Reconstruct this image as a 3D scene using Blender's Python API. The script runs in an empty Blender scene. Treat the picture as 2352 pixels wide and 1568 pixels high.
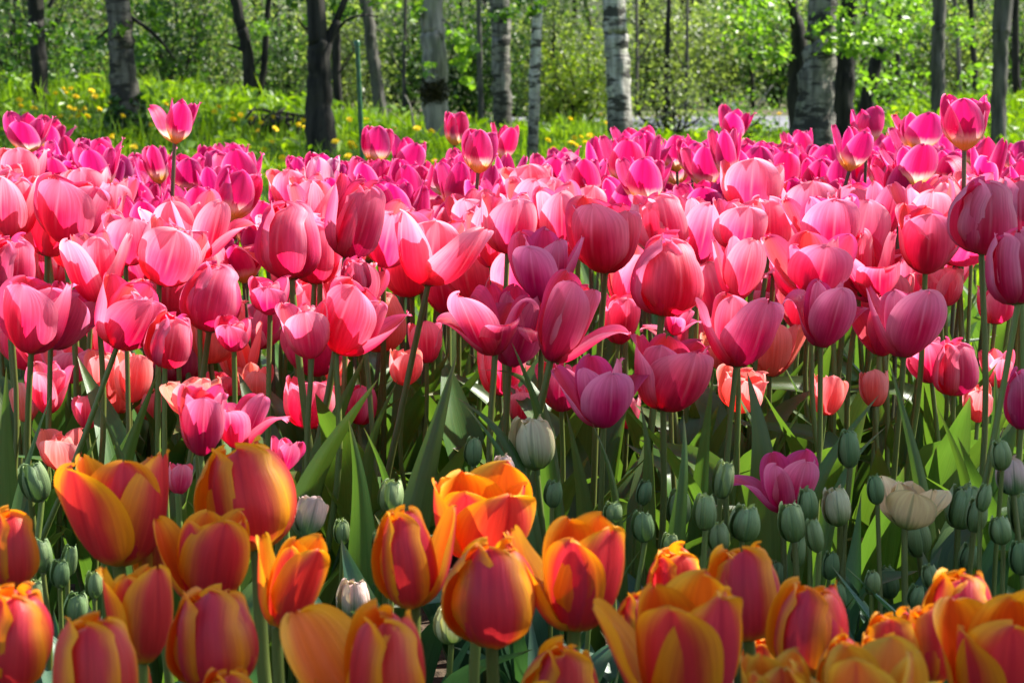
import bpy, math, random
import numpy as np
from mathutils import Vector, Matrix
random.seed(7); RNG = np.random.default_rng(7)
R = math.radians
sc = bpy.context.scene
COL = sc.collection

# ---------------------------------------------------------------- camera, sky, sun, exposure
FPX, CX, CY = 4389.0, 1176.0, 784.0
PITCH = R(8.2)
CAMZ = 0.67
cd = bpy.data.cameras.new('camera'); cam = bpy.data.objects.new('camera', cd); COL.objects.link(cam)
cam.location = (0, 0, CAMZ); cam.rotation_euler = (math.pi / 2 - PITCH, 0, 0)
cd.sensor_width = 36; cd.lens = 36 * FPX / 2352; cd.clip_end = 2000; cd.clip_start = 0.02
cd.dof.use_dof = True; cd.dof.focus_distance = 2.1; cd.dof.aperture_fstop = 17
sc.camera = cam

SUN_EL, SUN_AZ = R(50), R(22)                       # SUN_AZ: how far beyond square-right the sun stands
SUN = Vector((math.cos(SUN_EL) * math.cos(SUN_AZ), math.cos(SUN_EL) * math.sin(SUN_AZ), math.sin(SUN_EL)))
w = bpy.data.worlds.new('World'); sc.world = w; w.use_nodes = True
wn = w.node_tree.nodes; wn.clear()
sky = wn.new('ShaderNodeTexSky'); sky.sky_type = 'NISHITA'; sky.sun_disc = False
sky.sun_elevation = SUN_EL; sky.sun_rotation = math.atan2(SUN.x, SUN.y)
bg = wn.new('ShaderNodeBackground'); bg.inputs['Strength'].default_value = 0.085
wo = wn.new('ShaderNodeOutputWorld')
w.node_tree.links.new(sky.outputs[0], bg.inputs['Color']); w.node_tree.links.new(bg.outputs[0], wo.inputs['Surface'])
ld = bpy.data.lights.new('sun', 'SUN'); ld.energy = 5.0; ld.angle = R(0.5); ld.color = (1.0, 0.95, 0.87)
sun = bpy.data.objects.new('sun', ld); COL.objects.link(sun)
sun.rotation_euler = SUN.to_track_quat('Z', 'Y').to_euler()
sc.view_settings.view_transform = 'Standard'; sc.view_settings.look = 'None'
sc.view_settings.gamma = 1; sc.view_settings.exposure = 1.75
sc.cycles.max_bounces = 8; sc.cycles.transparent_max_bounces = 4
sc.cycles.use_denoising = True

SP, CP = math.sin(PITCH), math.cos(PITCH)
def at(px, py, Y):
    """the point at world depth Y seen at pixel (px, py) of a 2352 wide picture"""
    c = (px - CX) / FPX; e = (CY - py) / FPX
    d = Vector((c, CP + e * SP, -SP + e * CP))
    t = Y / d.y
    return Vector((d.x * t, Y, CAMZ + d.z * t))
def proj(p):
    x, y, z = p[0], p[1], p[2] - CAMZ
    dep = y * CP - z * SP
    up = y * SP + z * CP
    return CX + FPX * x / dep, CY - FPX * up / dep

# ---------------------------------------------------------------- helpers
def link(o, parent=None):
    COL.objects.link(o)
    if parent is not None: o.parent = parent
    return o
def tag(o, label=None, cat=None, group=None, kind=None):
    if label: o['label'] = label
    if cat: o['category'] = cat
    if group: o['group'] = group
    if kind: o['kind'] = kind
    return o
def empty(name, loc, label=None, cat=None, group=None):
    o = bpy.data.objects.new(name, None); o.location = loc; o.empty_display_size = .05
    link(o); return tag(o, label, cat, group)
def np_mesh(name, verts, faces, mat=None, smooth=True, uv=None, rnd=None):
    """verts Nx3, faces MxK, uv per vertex Nx2, rnd per vertex N"""
    verts = np.asarray(verts, np.float32); faces = np.asarray(faces, np.int32)
    me = bpy.data.meshes.new(name)
    n, k = faces.shape
    me.vertices.add(len(verts)); me.vertices.foreach_set('co', verts.ravel())
    me.loops.add(n * k); me.loops.foreach_set('vertex_index', faces.ravel())
    me.polygons.add(n)
    me.polygons.foreach_set('loop_start', np.arange(0, n * k, k, dtype=np.int32))
    me.polygons.foreach_set('loop_total', np.full(n, k, np.int32))
    me.polygons.foreach_set('use_smooth', np.full(n, smooth))
    if uv is not None:
        l = me.uv_layers.new(name='UVMap')
        l.data.foreach_set('uv', np.asarray(uv, np.float32)[faces.ravel()].ravel())
    if rnd is not None:
        a = me.attributes.new('rnd', 'FLOAT', 'POINT'); a.data.foreach_set('value', np.asarray(rnd, np.float32))
    me.update(calc_edges=True)
    if mat: me.materials.append(mat)
    return me
def obj(name, me, parent=None):
    return link(bpy.data.objects.new(name, me), parent)
class MB:
    """collects shapes of one mesh (quads/tris)"""
    def __init__(s): s.v = []; s.f = []; s.uv = []
    def grid(s, P, uv=None, close=False):
        P = np.asarray(P, float); nv, nu = P.shape[:2]; b = len(s.v)
        s.v += P.reshape(-1, 3).tolist()
        if uv is None:
            uv = np.stack(np.meshgrid(np.linspace(0, 1, nu), np.linspace(0, 1, nv)), -1)
        s.uv += np.asarray(uv).reshape(-1, 2).tolist()
        m = nu if close else nu - 1
        for j in range(nv - 1):
            for i in range(m):
                i2 = (i + 1) % nu
                s.f.append((b + j * nu + i, b + j * nu + i2, b + (j + 1) * nu + i2, b + (j + 1) * nu + i))
    def tube(s, pts, rad, sides=8, rough=0, seed=0, cap=True):
        pts = np.asarray([list(p) for p in pts], float); n = len(pts)
        rad = np.broadcast_to(np.asarray(rad, float), (n,))
        tan = np.gradient(pts, axis=0); tan /= np.linalg.norm(tan, axis=1)[:, None] + 1e-9
        ref = np.array([1., 0, 0]) if abs(tan[0][0]) < .8 else np.array([0, 1., 0])
        a = np.cross(tan, ref); a /= np.linalg.norm(a, axis=1)[:, None] + 1e-9
        b = np.cross(tan, a)
        th = np.linspace(0, 2 * math.pi, sides, endpoint=False)
        rr = rad[:, None] * np.ones((n, sides))
        if rough:
            g = np.random.default_rng(seed)
            k = g.normal(0, 1, (n, sides)); k = (k + np.roll(k, 1, 1) + np.roll(k, 1, 0)) / 1.7
            lob = np.cos(th * 3 + g.uniform(0, 6) + np.linspace(0, 2, n)[:, None]) * .5
            rr = rr * (1 + rough * (k + lob))
        P = pts[:, None] + rr[..., None] * (np.cos(th)[None, :, None] * a[:, None] + np.sin(th)[None, :, None] * b[:, None])
        if cap:
            P = np.concatenate([P, np.repeat(pts[-1][None, None], sides, 1)])
        s.grid(P, close=True)
    def build(s, name, mat, parent=None, smooth=True):
        return obj(name, s.mesh(name, mat, smooth), parent)
    def mesh(s, name, mat, smooth=True):
        return np_mesh(name, s.v, s.f, mat, smooth, s.uv)
def sm(a):
    a = np.clip(a, 0, 1); return a * a * (3 - 2 * a)
def bez(p, n):
    """smooth curve through points p (Catmull-Rom)"""
    p = [np.array(list(q), float) for q in p]
    q = [2 * p[0] - p[1]] + p + [2 * p[-1] - p[-2]]
    out = []
    for k in np.linspace(0, len(p) - 1 - 1e-6, n):
        i = int(k); t = k - i; a, b, c, d = q[i:i + 4]
        out.append(.5 * (2 * b + (c - a) * t + (2 * a - 5 * b + 4 * c - d) * t * t + (3 * b - 3 * c + d - a) * t ** 3))
    return np.array(out)

# ---------------------------------------------------------------- node helpers and materials
class NT:
    def __init__(s, name):
        s.m = bpy.data.materials.new(name); s.m.use_nodes = True; s.t = s.m.node_tree; s.t.nodes.clear()
    def n(s, typ, ins=None, out=0, **props):
        nd = s.t.nodes.new(typ)
        for k, v in props.items(): setattr(nd, k, v)
        for k, v in (ins or {}).items():
            if isinstance(v, bpy.types.NodeSocket): s.t.links.new(v, nd.inputs[k])
            else: nd.inputs[k].default_value = v
        return nd.outputs[out]
    def math(s, op, a, b=0.0, c=0.0): return s.n('ShaderNodeMath', {0: a, 1: b, 2: c}, operation=op)
    def mix(s, f, a, b, mode='MIX'):
        f4 = lambda c: tuple(c) + (1,) if isinstance(c, tuple) and len(c) == 3 else c
        return s.n('ShaderNodeMixRGB', {'Fac': f, 'Color1': f4(a), 'Color2': f4(b)}, blend_type=mode)
    def step(s, x, a, b, lo=0.0, hi=1.0):
        return s.n('ShaderNodeMapRange', {'Value': x, 'From Min': a, 'From Max': b, 'To Min': lo, 'To Max': hi}, interpolation_type='SMOOTHSTEP')
    def noise(s, vec, scale, detail=3.0, rough=.55, out=0):
        return s.n('ShaderNodeTexNoise', {'Vector': vec, 'Scale': scale, 'Detail': detail, 'Roughness': rough}, out)
    def mapping(s, vec, scale, loc=(0, 0, 0)):
        return s.n('ShaderNodeMapping', {'Vector': vec, 'Scale': scale, 'Location': loc})
    def uv(s): return s.n('ShaderNodeTexCoord', out=2)
    def objc(s): return s.n('ShaderNodeTexCoord', out=3)
    def sep(s, vec):
        nd = s.t.nodes.new('ShaderNodeSeparateXYZ'); s.t.links.new(vec, nd.inputs[0]); return nd.outputs
    def bump(s, h, strength, dist=.001): return s.n('ShaderNodeBump', {'Height': h, 'Strength': strength, 'Distance': dist})
    def finish(s, col, rough=.6, spec=.4, normal=None, trans=0.0, tcol=None, sheen=0.0, coat=0.0):
        ins = {'Base Color': col, 'Roughness': rough, 'Specular IOR Level': spec, 'Sheen Weight': sheen, 'Coat Weight': coat}
        if normal is not None: ins['Normal'] = normal
        b = s.n('ShaderNodeBsdfPrincipled', ins)
        if trans:
            ti = {'Color': tcol if tcol is not None else col}
            if normal is not None: ti['Normal'] = normal
            b = s.n('ShaderNodeMixShader', {0: trans, 1: b, 2: s.n('ShaderNodeBsdfTranslucent', ti)})
        s.t.links.new(b, s.n2out()); return s.m
    def n2out(s):
        o = s.t.nodes.new('ShaderNodeOutputMaterial'); return o.inputs['Surface']
    def objrnd(s): return s.n('ShaderNodeObjectInfo', out=5)
    def back(s): return s.n('ShaderNodeNewGeometry', out=6)

def petal_base(nt):
    """u, v, distance from the midrib and two streak noises of a petal"""
    uv = nt.uv(); u, v, _ = nt.sep(uv)
    e = nt.math('ABSOLUTE', nt.math('SUBTRACT', nt.math('MULTIPLY', u, 2.0), 1.0))
    rnd = nt.objrnd()
    off = nt.n('ShaderNodeCombineXYZ', {0: nt.math('MULTIPLY', rnd, 37.0), 1: 0.0, 2: 0.0})
    vec = nt.n('ShaderNodeVectorMath', {0: nt.mapping(uv, (22, 1.6, 1)), 1: off}, operation='ADD')
    streak = nt.noise(vec, 1.0, 3.0)
    vec2 = nt.n('ShaderNodeVectorMath', {0: nt.mapping(uv, (5, 2.2, 1)), 1: off}, operation='ADD')
    blot = nt.noise(vec2, 1.0, 3.0)
    vec3 = nt.n('ShaderNodeVectorMath', {0: nt.mapping(uv, (70, 2.2, 1)), 1: off}, operation='ADD')
    fine = nt.noise(vec3, 1.0, 2.0)
    return u, v, e, rnd, streak, blot, fine
def petal_finish(nt, col, rnd, streak, fine, trans=.42, tsat=None, rough=.46):
    col = nt.mix(1.0, col, nt.n('ShaderNodeCombineColor', {0: nt.math('MULTIPLY_ADD', nt.math('MULTIPLY_ADD', streak, .6, nt.math('MULTIPLY', fine, .5)), .6, .66), 1: nt.math('MULTIPLY_ADD', nt.math('MULTIPLY_ADD', streak, .6, nt.math('MULTIPLY', fine, .5)), 1.1, .40), 2: nt.math('MULTIPLY_ADD', nt.math('MULTIPLY_ADD', streak, .6, nt.math('MULTIPLY', fine, .5)), .9, .5)}), 'MULTIPLY')
    hs = nt.n('ShaderNodeHueSaturation', {'Hue': nt.math('MULTIPLY_ADD', rnd, .02, .49), 'Saturation': 1.0, 'Value': nt.math('MULTIPLY_ADD', rnd, .2, .9), 'Color': col})
    t = nt.mix(1.0, hs, tsat, 'MULTIPLY') if tsat else hs
    h = nt.math('ADD', nt.math('MULTIPLY', streak, .7), nt.math('MULTIPLY', fine, .5))
    return nt.finish(hs, rough, .42, nt.bump(h, .5, .0014), trans, t)

def mat_orange(name, red, edge, inner, base):
    nt = NT(name); u, v, e, rnd, streak, blot, fine = petal_base(nt)
    s = nt.math('ADD', e, nt.math('MULTIPLY_ADD', streak, .22, -.11))
    s = nt.math('ADD', s, nt.math('MULTIPLY_ADD', blot, .24, -.12))
    s = nt.math('ADD', s, nt.math('MULTIPLY', nt.step(v, .72, 1.05), .22))
    ef = nt.step(s, .36, 1.0)
    out = nt.mix(ef, red, edge)
    rib = nt.math('MULTIPLY', nt.step(e, .13, .0), nt.step(v, .15, .95))
    out = nt.mix(nt.math('MULTIPLY', rib, .6), out, (.46, .012, .035))
    out = nt.mix(nt.step(nt.math('ADD', v, nt.math('MULTIPLY', blot, .14)), .32, .10), out, base)
    inn = nt.mix(nt.step(s, .2, .95), inner, edge)
    inn = nt.mix(nt.step(v, .3, .08), inn, base)
    return petal_finish(nt, nt.mix(nt.back(), out, inn), rnd, streak, fine, .46, (1, .80, .5, 1))
def mat_pink(name, deep, mid, pale, inner):
    nt = NT(name); u, v, e, rnd, streak, blot, fine = petal_base(nt)
    s = nt.math('ADD', e, nt.math('MULTIPLY_ADD', streak, .4, -.2))
    s = nt.math('ADD', s, nt.math('MULTIPLY_ADD', blot, .4, -.2))
    out = nt.mix(nt.step(s, .05, .62), deep, mid)
    out = nt.mix(nt.math('MULTIPLY', nt.step(s, .46, 1.02), .75), out, pale)  # natural pale margin, painted wider so rims whiten as if sunlit
    out = nt.mix(nt.math('MULTIPLY', nt.step(v, .52, .98), .55), out, pale)  # tips paled as well, standing in for sun on the top edges
    out = nt.mix(nt.math('MULTIPLY', nt.math('MULTIPLY', nt.step(e, .07, .0), nt.step(v, .2, .7)), .35), out, pale)
    out = nt.mix(nt.math('MULTIPLY', nt.step(v, .55, .12), .85), out, deep)
    out = nt.mix(nt.step(nt.math('ADD', v, nt.math('MULTIPLY', streak, .06)), .125, .055), out, (.16, .17, .045))
    inn = nt.mix(nt.step(s, .1, .9), inner, mid)
    inn = nt.mix(nt.step(v, .16, .05), inn, (.25, .2, .06))
    return petal_finish(nt, nt.mix(nt.back(), out, inn), rnd, streak, fine, .62, (1, .68, .84, 1))
def mat_magenta(name, deep, mid, pale, white=0.0):
    nt = NT(name); u, v, e, rnd, streak, blot, fine = petal_base(nt)
    s = nt.math('ADD', e, nt.math('MULTIPLY_ADD', streak, .3, -.15))
    out = nt.mix(nt.step(s, .25, .8), deep, mid)
    out = nt.mix(nt.math('MULTIPLY', nt.step(s, .72, 1.05), .8), out, pale)
    if white: out = nt.mix(nt.math('MULTIPLY', nt.step(s, .0, .5), white), out, (.82, .66, .74))
    vb = nt.math('ADD', v, nt.math('MULTIPLY_ADD', streak, .16, -.08))
    vb = nt.math('SUBTRACT', vb, nt.math('MULTIPLY', e, .05))
    out = nt.mix(nt.step(vb, .44, .27), out, (.86, .70, .58))
    out = nt.mix(nt.step(vb, .31, .16), out, (.80, .58, .10))
    inn = nt.mix(nt.step(s, .3, .95), (.62, .012, .14), (.70, .06, .26))
    inn = nt.mix(nt.step(vb, .42, .27), inn, (.86, .70, .5))
    inn = nt.mix(nt.step(vb, .29, .16), inn, (.82, .60, .06))
    return petal_finish(nt, nt.mix(nt.back(), out, inn), rnd, streak, fine, .55, (1, .7, .8, 1))
def mat_bud(name, base, tip, a, b):
    nt = NT(name); u, v, e, rnd, streak, blot, fine = petal_base(nt)
    vv = nt.math('ADD', v, nt.math('MULTIPLY_ADD', streak, .3, -.15))
    vv = nt.math('ADD', vv, nt.math('MULTIPLY', e, .16))
    col = nt.mix(nt.step(vv, a, b), base, tip)
    col = nt.mix(nt.math('MULTIPLY', nt.step(e, .10, .0), .45), col, (.035, .10, .045))
    col = nt.mix(nt.math('MULTIPLY', nt.step(e, .86, 1.0), .3), col, (.25, .33, .2))
    return petal_finish(nt, col, rnd, streak, fine, .22, (.9, 1, .5, 1), .5)
M = {}
M['orange'] = mat_orange('orange petal', (.66, .036, .045), (.90, .40, .012), (.82, .13, .006), (.70, .40, .02))
M['orange_red'] = mat_orange('red orange petal', (.66, .036, .046), (.88, .34, .012), (.82, .12, .006), (.68, .38, .02))
M['yellow'] = mat_orange('yellow orange petal', (.66, .14, .025), (.72, .40, .03), (.74, .20, .015), (.55, .38, .04))
M['rose'] = mat_pink('rose petal', (.58, .007, .080), (.80, .070, .215), (.93, .36, .48), (.80, .055, .085))
M['coral'] = mat_pink('coral petal', (.80, .030, .130), (.90, .155, .300), (.95, .55, .58), (.90, .13, .14))
M['cool'] = mat_pink('cool pink petal', (.56, .008, .105), (.78, .085, .265), (.92, .38, .52), (.78, .045, .120))
M['peach'] = mat_pink('peach petal', (.88, .16, .12), (.92, .32, .26), (.95, .56, .48), (.92, .24, .14))
M['magenta'] = mat_magenta('magenta petal', (.56, .008, .130), (.76, .070, .290), (.90, .38, .58))
M['magenta2'] = mat_magenta('violet magenta petal', (.44, .008, .130), (.68, .065, .300), (.86, .36, .58))
M['white_flamed'] = mat_magenta('white flamed petal', (.50, .06, .28), (.72, .30, .52), (.85, .7, .76), .85)
M['bud'] = mat_bud('green bud', (.105, .165, .045), (.26, .33, .14), .3, 1.0)
M['bud_dark'] = mat_bud('dark green bud', (.075, .130, .042), (.17, .25, .10), .3, 1.0)
M['bud_cream'] = mat_bud('cream bud', (.12, .20, .05), (.66, .60, .36), .2, .75)
M['bud_blush'] = mat_bud('blush bud', (.11, .19, .07), (.60, .40, .36), .32, .85)
M['peach_double'] = mat_bud('pale peach double petal', (.28, .32, .08), (.86, .60, .34), .15, .55)

def mat_leaf(name, c1, c2, tcol, gloss=.4, trans=.33):
    nt = NT(name); uv = nt.uv(); u, v, _ = nt.sep(uv)
    rnd = nt.objrnd()
    st = nt.noise(nt.mapping(uv, (45, 1.2, 1)), 1.0, 2.0)
    bl = nt.noise(nt.mapping(uv, (4, 3, 1)), 1.0, 3.0)
    f = nt.math('ADD', nt.math('MULTIPLY', st, .55), nt.math('MULTIPLY', bl, .45))
    col = nt.mix(nt.step(f, .3, .7), c1, c2)
    col = nt.mix(nt.step(v, .9, 1.02), col, (.16, .13, .05))
    hs = nt.n('ShaderNodeHueSaturation', {'Hue': nt.math('MULTIPLY_ADD', rnd, .04, .48), 'Saturation': 1.0, 'Value': nt.math('MULTIPLY_ADD', rnd, .5, .75), 'Color': col})
    return nt.finish(hs, gloss, .5, nt.bump(st, .3, .001), trans, nt.mix(.5, hs, tcol))
M['leaf'] = mat_leaf('tulip leaf', (.032, .080, .014), (.075, .140, .026), (.18, .36, .015), .38, .34)
M['leaf_blue'] = mat_leaf('glaucous tulip leaf', (.030, .088, .040), (.062, .145, .070), (.12, .34, .03), .40, .25)
M['stem'] = mat_leaf('tulip stem', (.085, .115, .022), (.13, .16, .035), (.3, .4, .02), .40, .14)
M['stem_dark'] = mat_leaf('dark tulip stem', (.050, .050, .022), (.085, .075, .03), (.2, .25, .03), .42, .08)
nt = NT('flower centre'); M['pistil'] = nt.finish((.16, .14, .05, 1), .6)

def mat_foliage(name, cols, trans=.5, tmul=(1.5, 1.7, .5), gloss=.42):
    nt = NT(name)
    a = nt.n('ShaderNodeAttribute', attribute_name='rnd', out=2)
    cr = nt.t.nodes.new('ShaderNodeValToRGB'); nt.t.links.new(a, cr.inputs[0])
    els = cr.color_ramp.elements
    for i, c in enumerate(cols):
        e = els[i] if i < 2 else els.new(1)
        e.position = i / (len(cols) - 1); e.color = tuple(c) + (1,)
    c = cr.outputs[0]
    return nt.finish(c, gloss, .45, None, trans, nt.mix(1.0, c, tuple(tmul) + (1,), 'MULTIPLY'))
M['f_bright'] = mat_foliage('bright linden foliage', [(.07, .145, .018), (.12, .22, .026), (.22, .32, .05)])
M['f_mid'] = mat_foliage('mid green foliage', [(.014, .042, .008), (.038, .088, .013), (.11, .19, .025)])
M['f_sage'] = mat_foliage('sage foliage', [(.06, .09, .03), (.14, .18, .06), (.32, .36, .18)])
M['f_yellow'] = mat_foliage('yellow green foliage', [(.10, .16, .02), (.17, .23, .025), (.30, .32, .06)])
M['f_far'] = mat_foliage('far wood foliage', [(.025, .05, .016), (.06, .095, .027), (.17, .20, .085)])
M['f_ivy'] = mat_foliage('ivy foliage', [(.015, .045, .012), (.03, .075, .015), (.05, .12, .02)], .25)
M['grass'] = mat_foliage('grass blades', [(.05, .115, .006), (.115, .22, .008), (.22, .34, .022)], .5, (1.6, 1.5, .3), .42)
M['moss'] = mat_foliage('moss tufts', [(.015, .016, .006), (.035, .03, .009), (.09, .065, .012)], .15)

def mat_bark(name, c1, c2, patch=None, scale=1.0, band=None):
    nt = NT(name); oc = nt.objc()
    st = nt.noise(nt.mapping(oc, (26 * scale, 26 * scale, 4 * scale)), 1.0, 5.0)
    bl = nt.noise(nt.mapping(oc, (7, 7, 5)), 1.0, 3.0)
    col = nt.mix(nt.step(st, .32, .68), c1, c2)
    col = nt.mix(nt.math('MULTIPLY', nt.step(bl, .52, .68), .5), col, tuple(q * .75 for q in c2[:1]) + (c2[1] * .9, c2[2] * .6))
    h = st
    if band:                                         # birch: dark horizontal lenticels and black scars
        ln = nt.noise(nt.mapping(oc, (5.5, 5.5, 46)), 1.0, 4.0, .6)
        l2 = nt.noise(nt.mapping(oc, (5.5, 5.5, 17)), 1.0, 4.0, .65)
        col = nt.mix(nt.math('MULTIPLY', nt.step(ln, .56, .66), .8), col, (.035, .03, .024))
        col = nt.mix(nt.math('MULTIPLY', nt.step(l2, .585 - band, .66 - band), .92), col, (.022, .020, .017))
        z = nt.sep(oc)[2]
        zz = nt.math('ADD', z, nt.math('MULTIPLY_ADD', l2, 1.0, -.5))
        col = nt.mix(nt.math('MULTIPLY', nt.step(zz, .42, .05), .85), col, (.03, .027, .02))
        h = nt.math('ADD', st, nt.math('MULTIPLY', ln, -1.0))
    return nt.finish(col, .85, .2, nt.bump(h, .8, .012))
M['bark_dark'] = mat_bark('dark bark', (.006, .0055, .0045), (.030, .027, .021))
M['bark_grey'] = mat_bark('grey bark', (.032, .031, .026), (.105, .098, .080))
M['bark_pale'] = mat_bark('pale grey bark', (.11, .105, .085), (.26, .24, .20))
M['birch'] = mat_bark('birch bark', (.20, .19, .165), (.47, .45, .40), band=.09)
M['birch_dark'] = mat_bark('weathered birch bark', (.07, .066, .054), (.22, .205, .175), band=.10)

M['birch_brown'] = mat_bark('brown weathered birch bark', (.045, .040, .030), (.15, .135, .105), band=.10)
def terr(x, y):
    x = np.asarray(x, float); y = np.asarray(y, float)
    left = sm((-x - .2) / 2.8) * sm((y - 9.8) / 4.6) * .33 * (1 - sm((y - 14.6) / 4))
    right = sm((x - 2.0) / 2.0) * sm((y - 8) / 7) * .26 * (1 - sm((y - 17) / 3))
    mid = (.12 - .09 * sm((x - .5) / .8)) * sm((y - 7) / 6) * (1 - sm((y - 15.5) / 3))
    hill = 16 * sm((y - 42) / 90)
    bumps = .02 * np.sin(x * 2.1 + y * .7) * np.sin(y * 1.7 - x * .6) * sm((y - 5) / 2) * (1 - sm((y - 18) / 2))
    return left + right + mid + hill + bumps
def ground_at(px, py, h=0.0, y0=5.0, y1=24.0):
    for Y in np.arange(y0, y1, .05):
        p = at(px, py, Y)
        if p.z <= float(terr(p.x, p.y)) + h: return p
    return at(px, py, y1)

# ---------------------------------------------------------------- the setting
gx = np.concatenate([-np.geomspace(300, 7, 26), np.linspace(-6.5, 6.5, 60), np.geomspace(7, 300, 26)])
gy = np.concatenate([[-200, -60, -15, -3], np.linspace(0, 24, 100), np.geomspace(25, 600, 50)])
X, Y = np.meshgrid(gx, gy)
mb = MB(); mb.grid(np.stack([X, Y, terr(X, Y)], -1))
nt = NT('forest ground'); oc = nt.objc()
n1 = nt.noise(oc, .9, 4.0); n2 = nt.noise(oc, 9.0, 4.0); n3 = nt.noise(oc, .35, 3.0)
col = nt.mix(nt.step(n2, .35, .65), (.030, .055, .012), (.075, .12, .022))
dirt = nt.mix(nt.step(n2, .3, .7), (.045, .038, .024), (.12, .10, .065))
yy = nt.sep(oc)[1]
wood = nt.step(nt.math('ADD', yy, nt.math('MULTIPLY_ADD', n3, 8.0, -4.0)), 15.5, 19.0)
far = nt.step(yy, 33.0, 45.0)
col = nt.mix(nt.math('MULTIPLY', wood, nt.step(n1, .35, .6)), col, dirt)
col = nt.mix(far, col, nt.mix(n2, (.02, .03, .012), (.06, .07, .03)))
g_mat = nt.finish(col, .95, .1, nt.bump(n2, .6, .03))
tag(mb.build('ground', g_mat), kind='structure')

P = np.array([[[x, y, .004 + .012 * math.sin(9 * x + 3 * y) * math.sin(7 * y - 2 * x) + .012] for x in np.linspace(-2.6, 2.6, 90)] for y in np.linspace(.25, 5.0, 90)])
mb = MB(); mb.grid(P)
nt = NT('bed soil'); oc = nt.objc(); n1 = nt.noise(oc, 34.0, 6.0); n2 = nt.noise(oc, 6.0, 3.0)
col = nt.mix(nt.step(n1, .3, .7), (.022, .015, .010), (.085, .060, .040)); col = nt.mix(nt.step(n2, .55, .7), col, (.05, .045, .03))
tag(mb.build('flower_bed_soil', nt.finish(col, .95, .1, nt.bump(n1, 1.0, .02))), kind='structure')

xs = np.linspace(-9, 16, 60)
def road_y(x, s): return 21.6 + .12 * x + .006 * x * x + s
P = np.array([[[x, road_y(x, s), float(terr(x, road_y(x, s))) + .02 + .05 * (1 - (s / 2.9) ** 2)] for x in xs] for s in np.linspace(-2.9, 2.9, 9)])
mb = MB(); mb.grid(P)
nt = NT('pale asphalt'); oc = nt.objc(); n1 = nt.noise(oc, 60.0, 4.0); n2 = nt.noise(oc, .8, 4.0)
col = nt.mix(n1, (.13, .13, .14), (.20, .20, .215)); col = nt.mix(nt.step(n2, .5, .75), col, (.2, .19, .16))
tag(mb.build('road', nt.finish(col, .9, .2, nt.bump(n1, .3, .01))), kind='structure')

# ---------------------------------------------------------------- grass
def leaf_quads(c, size, up=.5, seed=0, aspect=.62, fold=.18, droop=0.0):
    """small pointed leaves (6 vertices, two quads folded on the midrib) at centres c"""
    g = np.random.default_rng(seed); n = len(c)
    nrm = g.normal(0, 1, (n, 3)); nrm /= np.linalg.norm(nrm, axis=1)[:, None]
    nrm[:, 2] = np.abs(nrm[:, 2]) + up; nrm /= np.linalg.norm(nrm, axis=1)[:, None]
    d = g.normal(0, 1, (n, 3)); d[:, 2] -= droop
    d -= (d * nrm).sum(1)[:, None] * nrm; d /= np.linalg.norm(d, axis=1)[:, None] + 1e-9
    s = np.cross(nrm, d); L = np.asarray(size).reshape(-1, 1) * np.ones((n, 1)); W = L * aspect * .5
    a = c - d * L * .5; b = c + d * L * .5
    l1 = c - d * L * .18 + s * W + nrm * W * fold * 2; l2 = c + d * L * .14 + s * W * .85 + nrm * W * fold * 2
    r1 = c - d * L * .18 - s * W + nrm * W * fold * 2; r2 = c + d * L * .14 - s * W * .85 + nrm * W * fold * 2
    V = np.stack([a, l1, l2, b, r2, r1], 1).reshape(-1, 3)
    k = np.arange(n)[:, None] * 6
    F = np.concatenate([k + np.array([[0, 1, 2, 3]]), k + np.array([[0, 3, 4, 5]])])
    return V, F
def foliage(name, c, size, mat, parent=None, up=.5, seed=0, droop=0.0, aspect=.62, tint=None):
    c = np.asarray(c, float); g = np.random.default_rng(seed + 99)
    V, F = leaf_quads(c, size, up, seed, aspect, droop=droop)
    r = g.beta(2, 2, len(c)) if tint is None else np.clip(tint + g.normal(0, .16, len(c)), 0, 1)
    return obj(name, np_mesh(name, V, F, M[mat], False, None, np.repeat(r, 6)), parent)

def grass_blades(name, x, y, h, wid, seed, mat='grass'):
    g = np.random.default_rng(seed); n = len(x); z = terr(x, y)
    a = g.uniform(0, 2 * math.pi, n); b = g.uniform(0, 2 * math.pi, n); lean = g.uniform(.05, .55, n) * h
    base = np.stack([x, y, z], 1); s = np.stack([np.cos(a), np.sin(a), 0 * a], 1) * wid[:, None] * .5
    ld_ = np.stack([np.cos(b), np.sin(b), 0 * b], 1) * lean[:, None]; up = np.array([0, 0, 1.]) * h[:, None]
    m = base + up * .55 + ld_ * .3; t = base + up * .97 + ld_
    V = np.stack([base - s * .8, base + s * .8, m + s, m - s, t], 1).reshape(-1, 3)
    k = np.arange(n)[:, None] * 5
    F = np.concatenate([k + np.array([[0, 1, 2, 3]]), k + np.array([[3, 2, 4, 4]])])
    tri = k + np.array([[3, 2, 4]])
    me = bpy.data.meshes.new(name); q = (k + np.array([[0, 1, 2, 3]])).astype(np.int32)
    me.vertices.add(n * 5); me.vertices.foreach_set('co', V.astype(np.float32).ravel())
    lv = np.concatenate([q.ravel(), tri.astype(np.int32).ravel()])
    me.loops.add(len(lv)); me.loops.foreach_set('vertex_index', lv)
    me.polygons.add(2 * n)
    me.polygons.foreach_set('loop_start', np.concatenate([np.arange(n) * 4, 4 * n + np.arange(n) * 3]).astype(np.int32))
    me.polygons.foreach_set('loop_total', np.concatenate([np.full(n, 4), np.full(n, 3)]).astype(np.int32))
    r = np.clip(.5 + .28 * np.sin(x * 2.3 + 1) * np.sin(y * 1.9) + g.normal(0, .2, n), 0, 1)
    at_ = me.attributes.new('rnd', 'FLOAT', 'POINT'); at_.data.foreach_set('value', np.repeat(r, 5).astype(np.float32))
    me.update(calc_edges=True); me.materials.append(M[mat])
    return obj(name, me)
n = 105000
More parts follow.
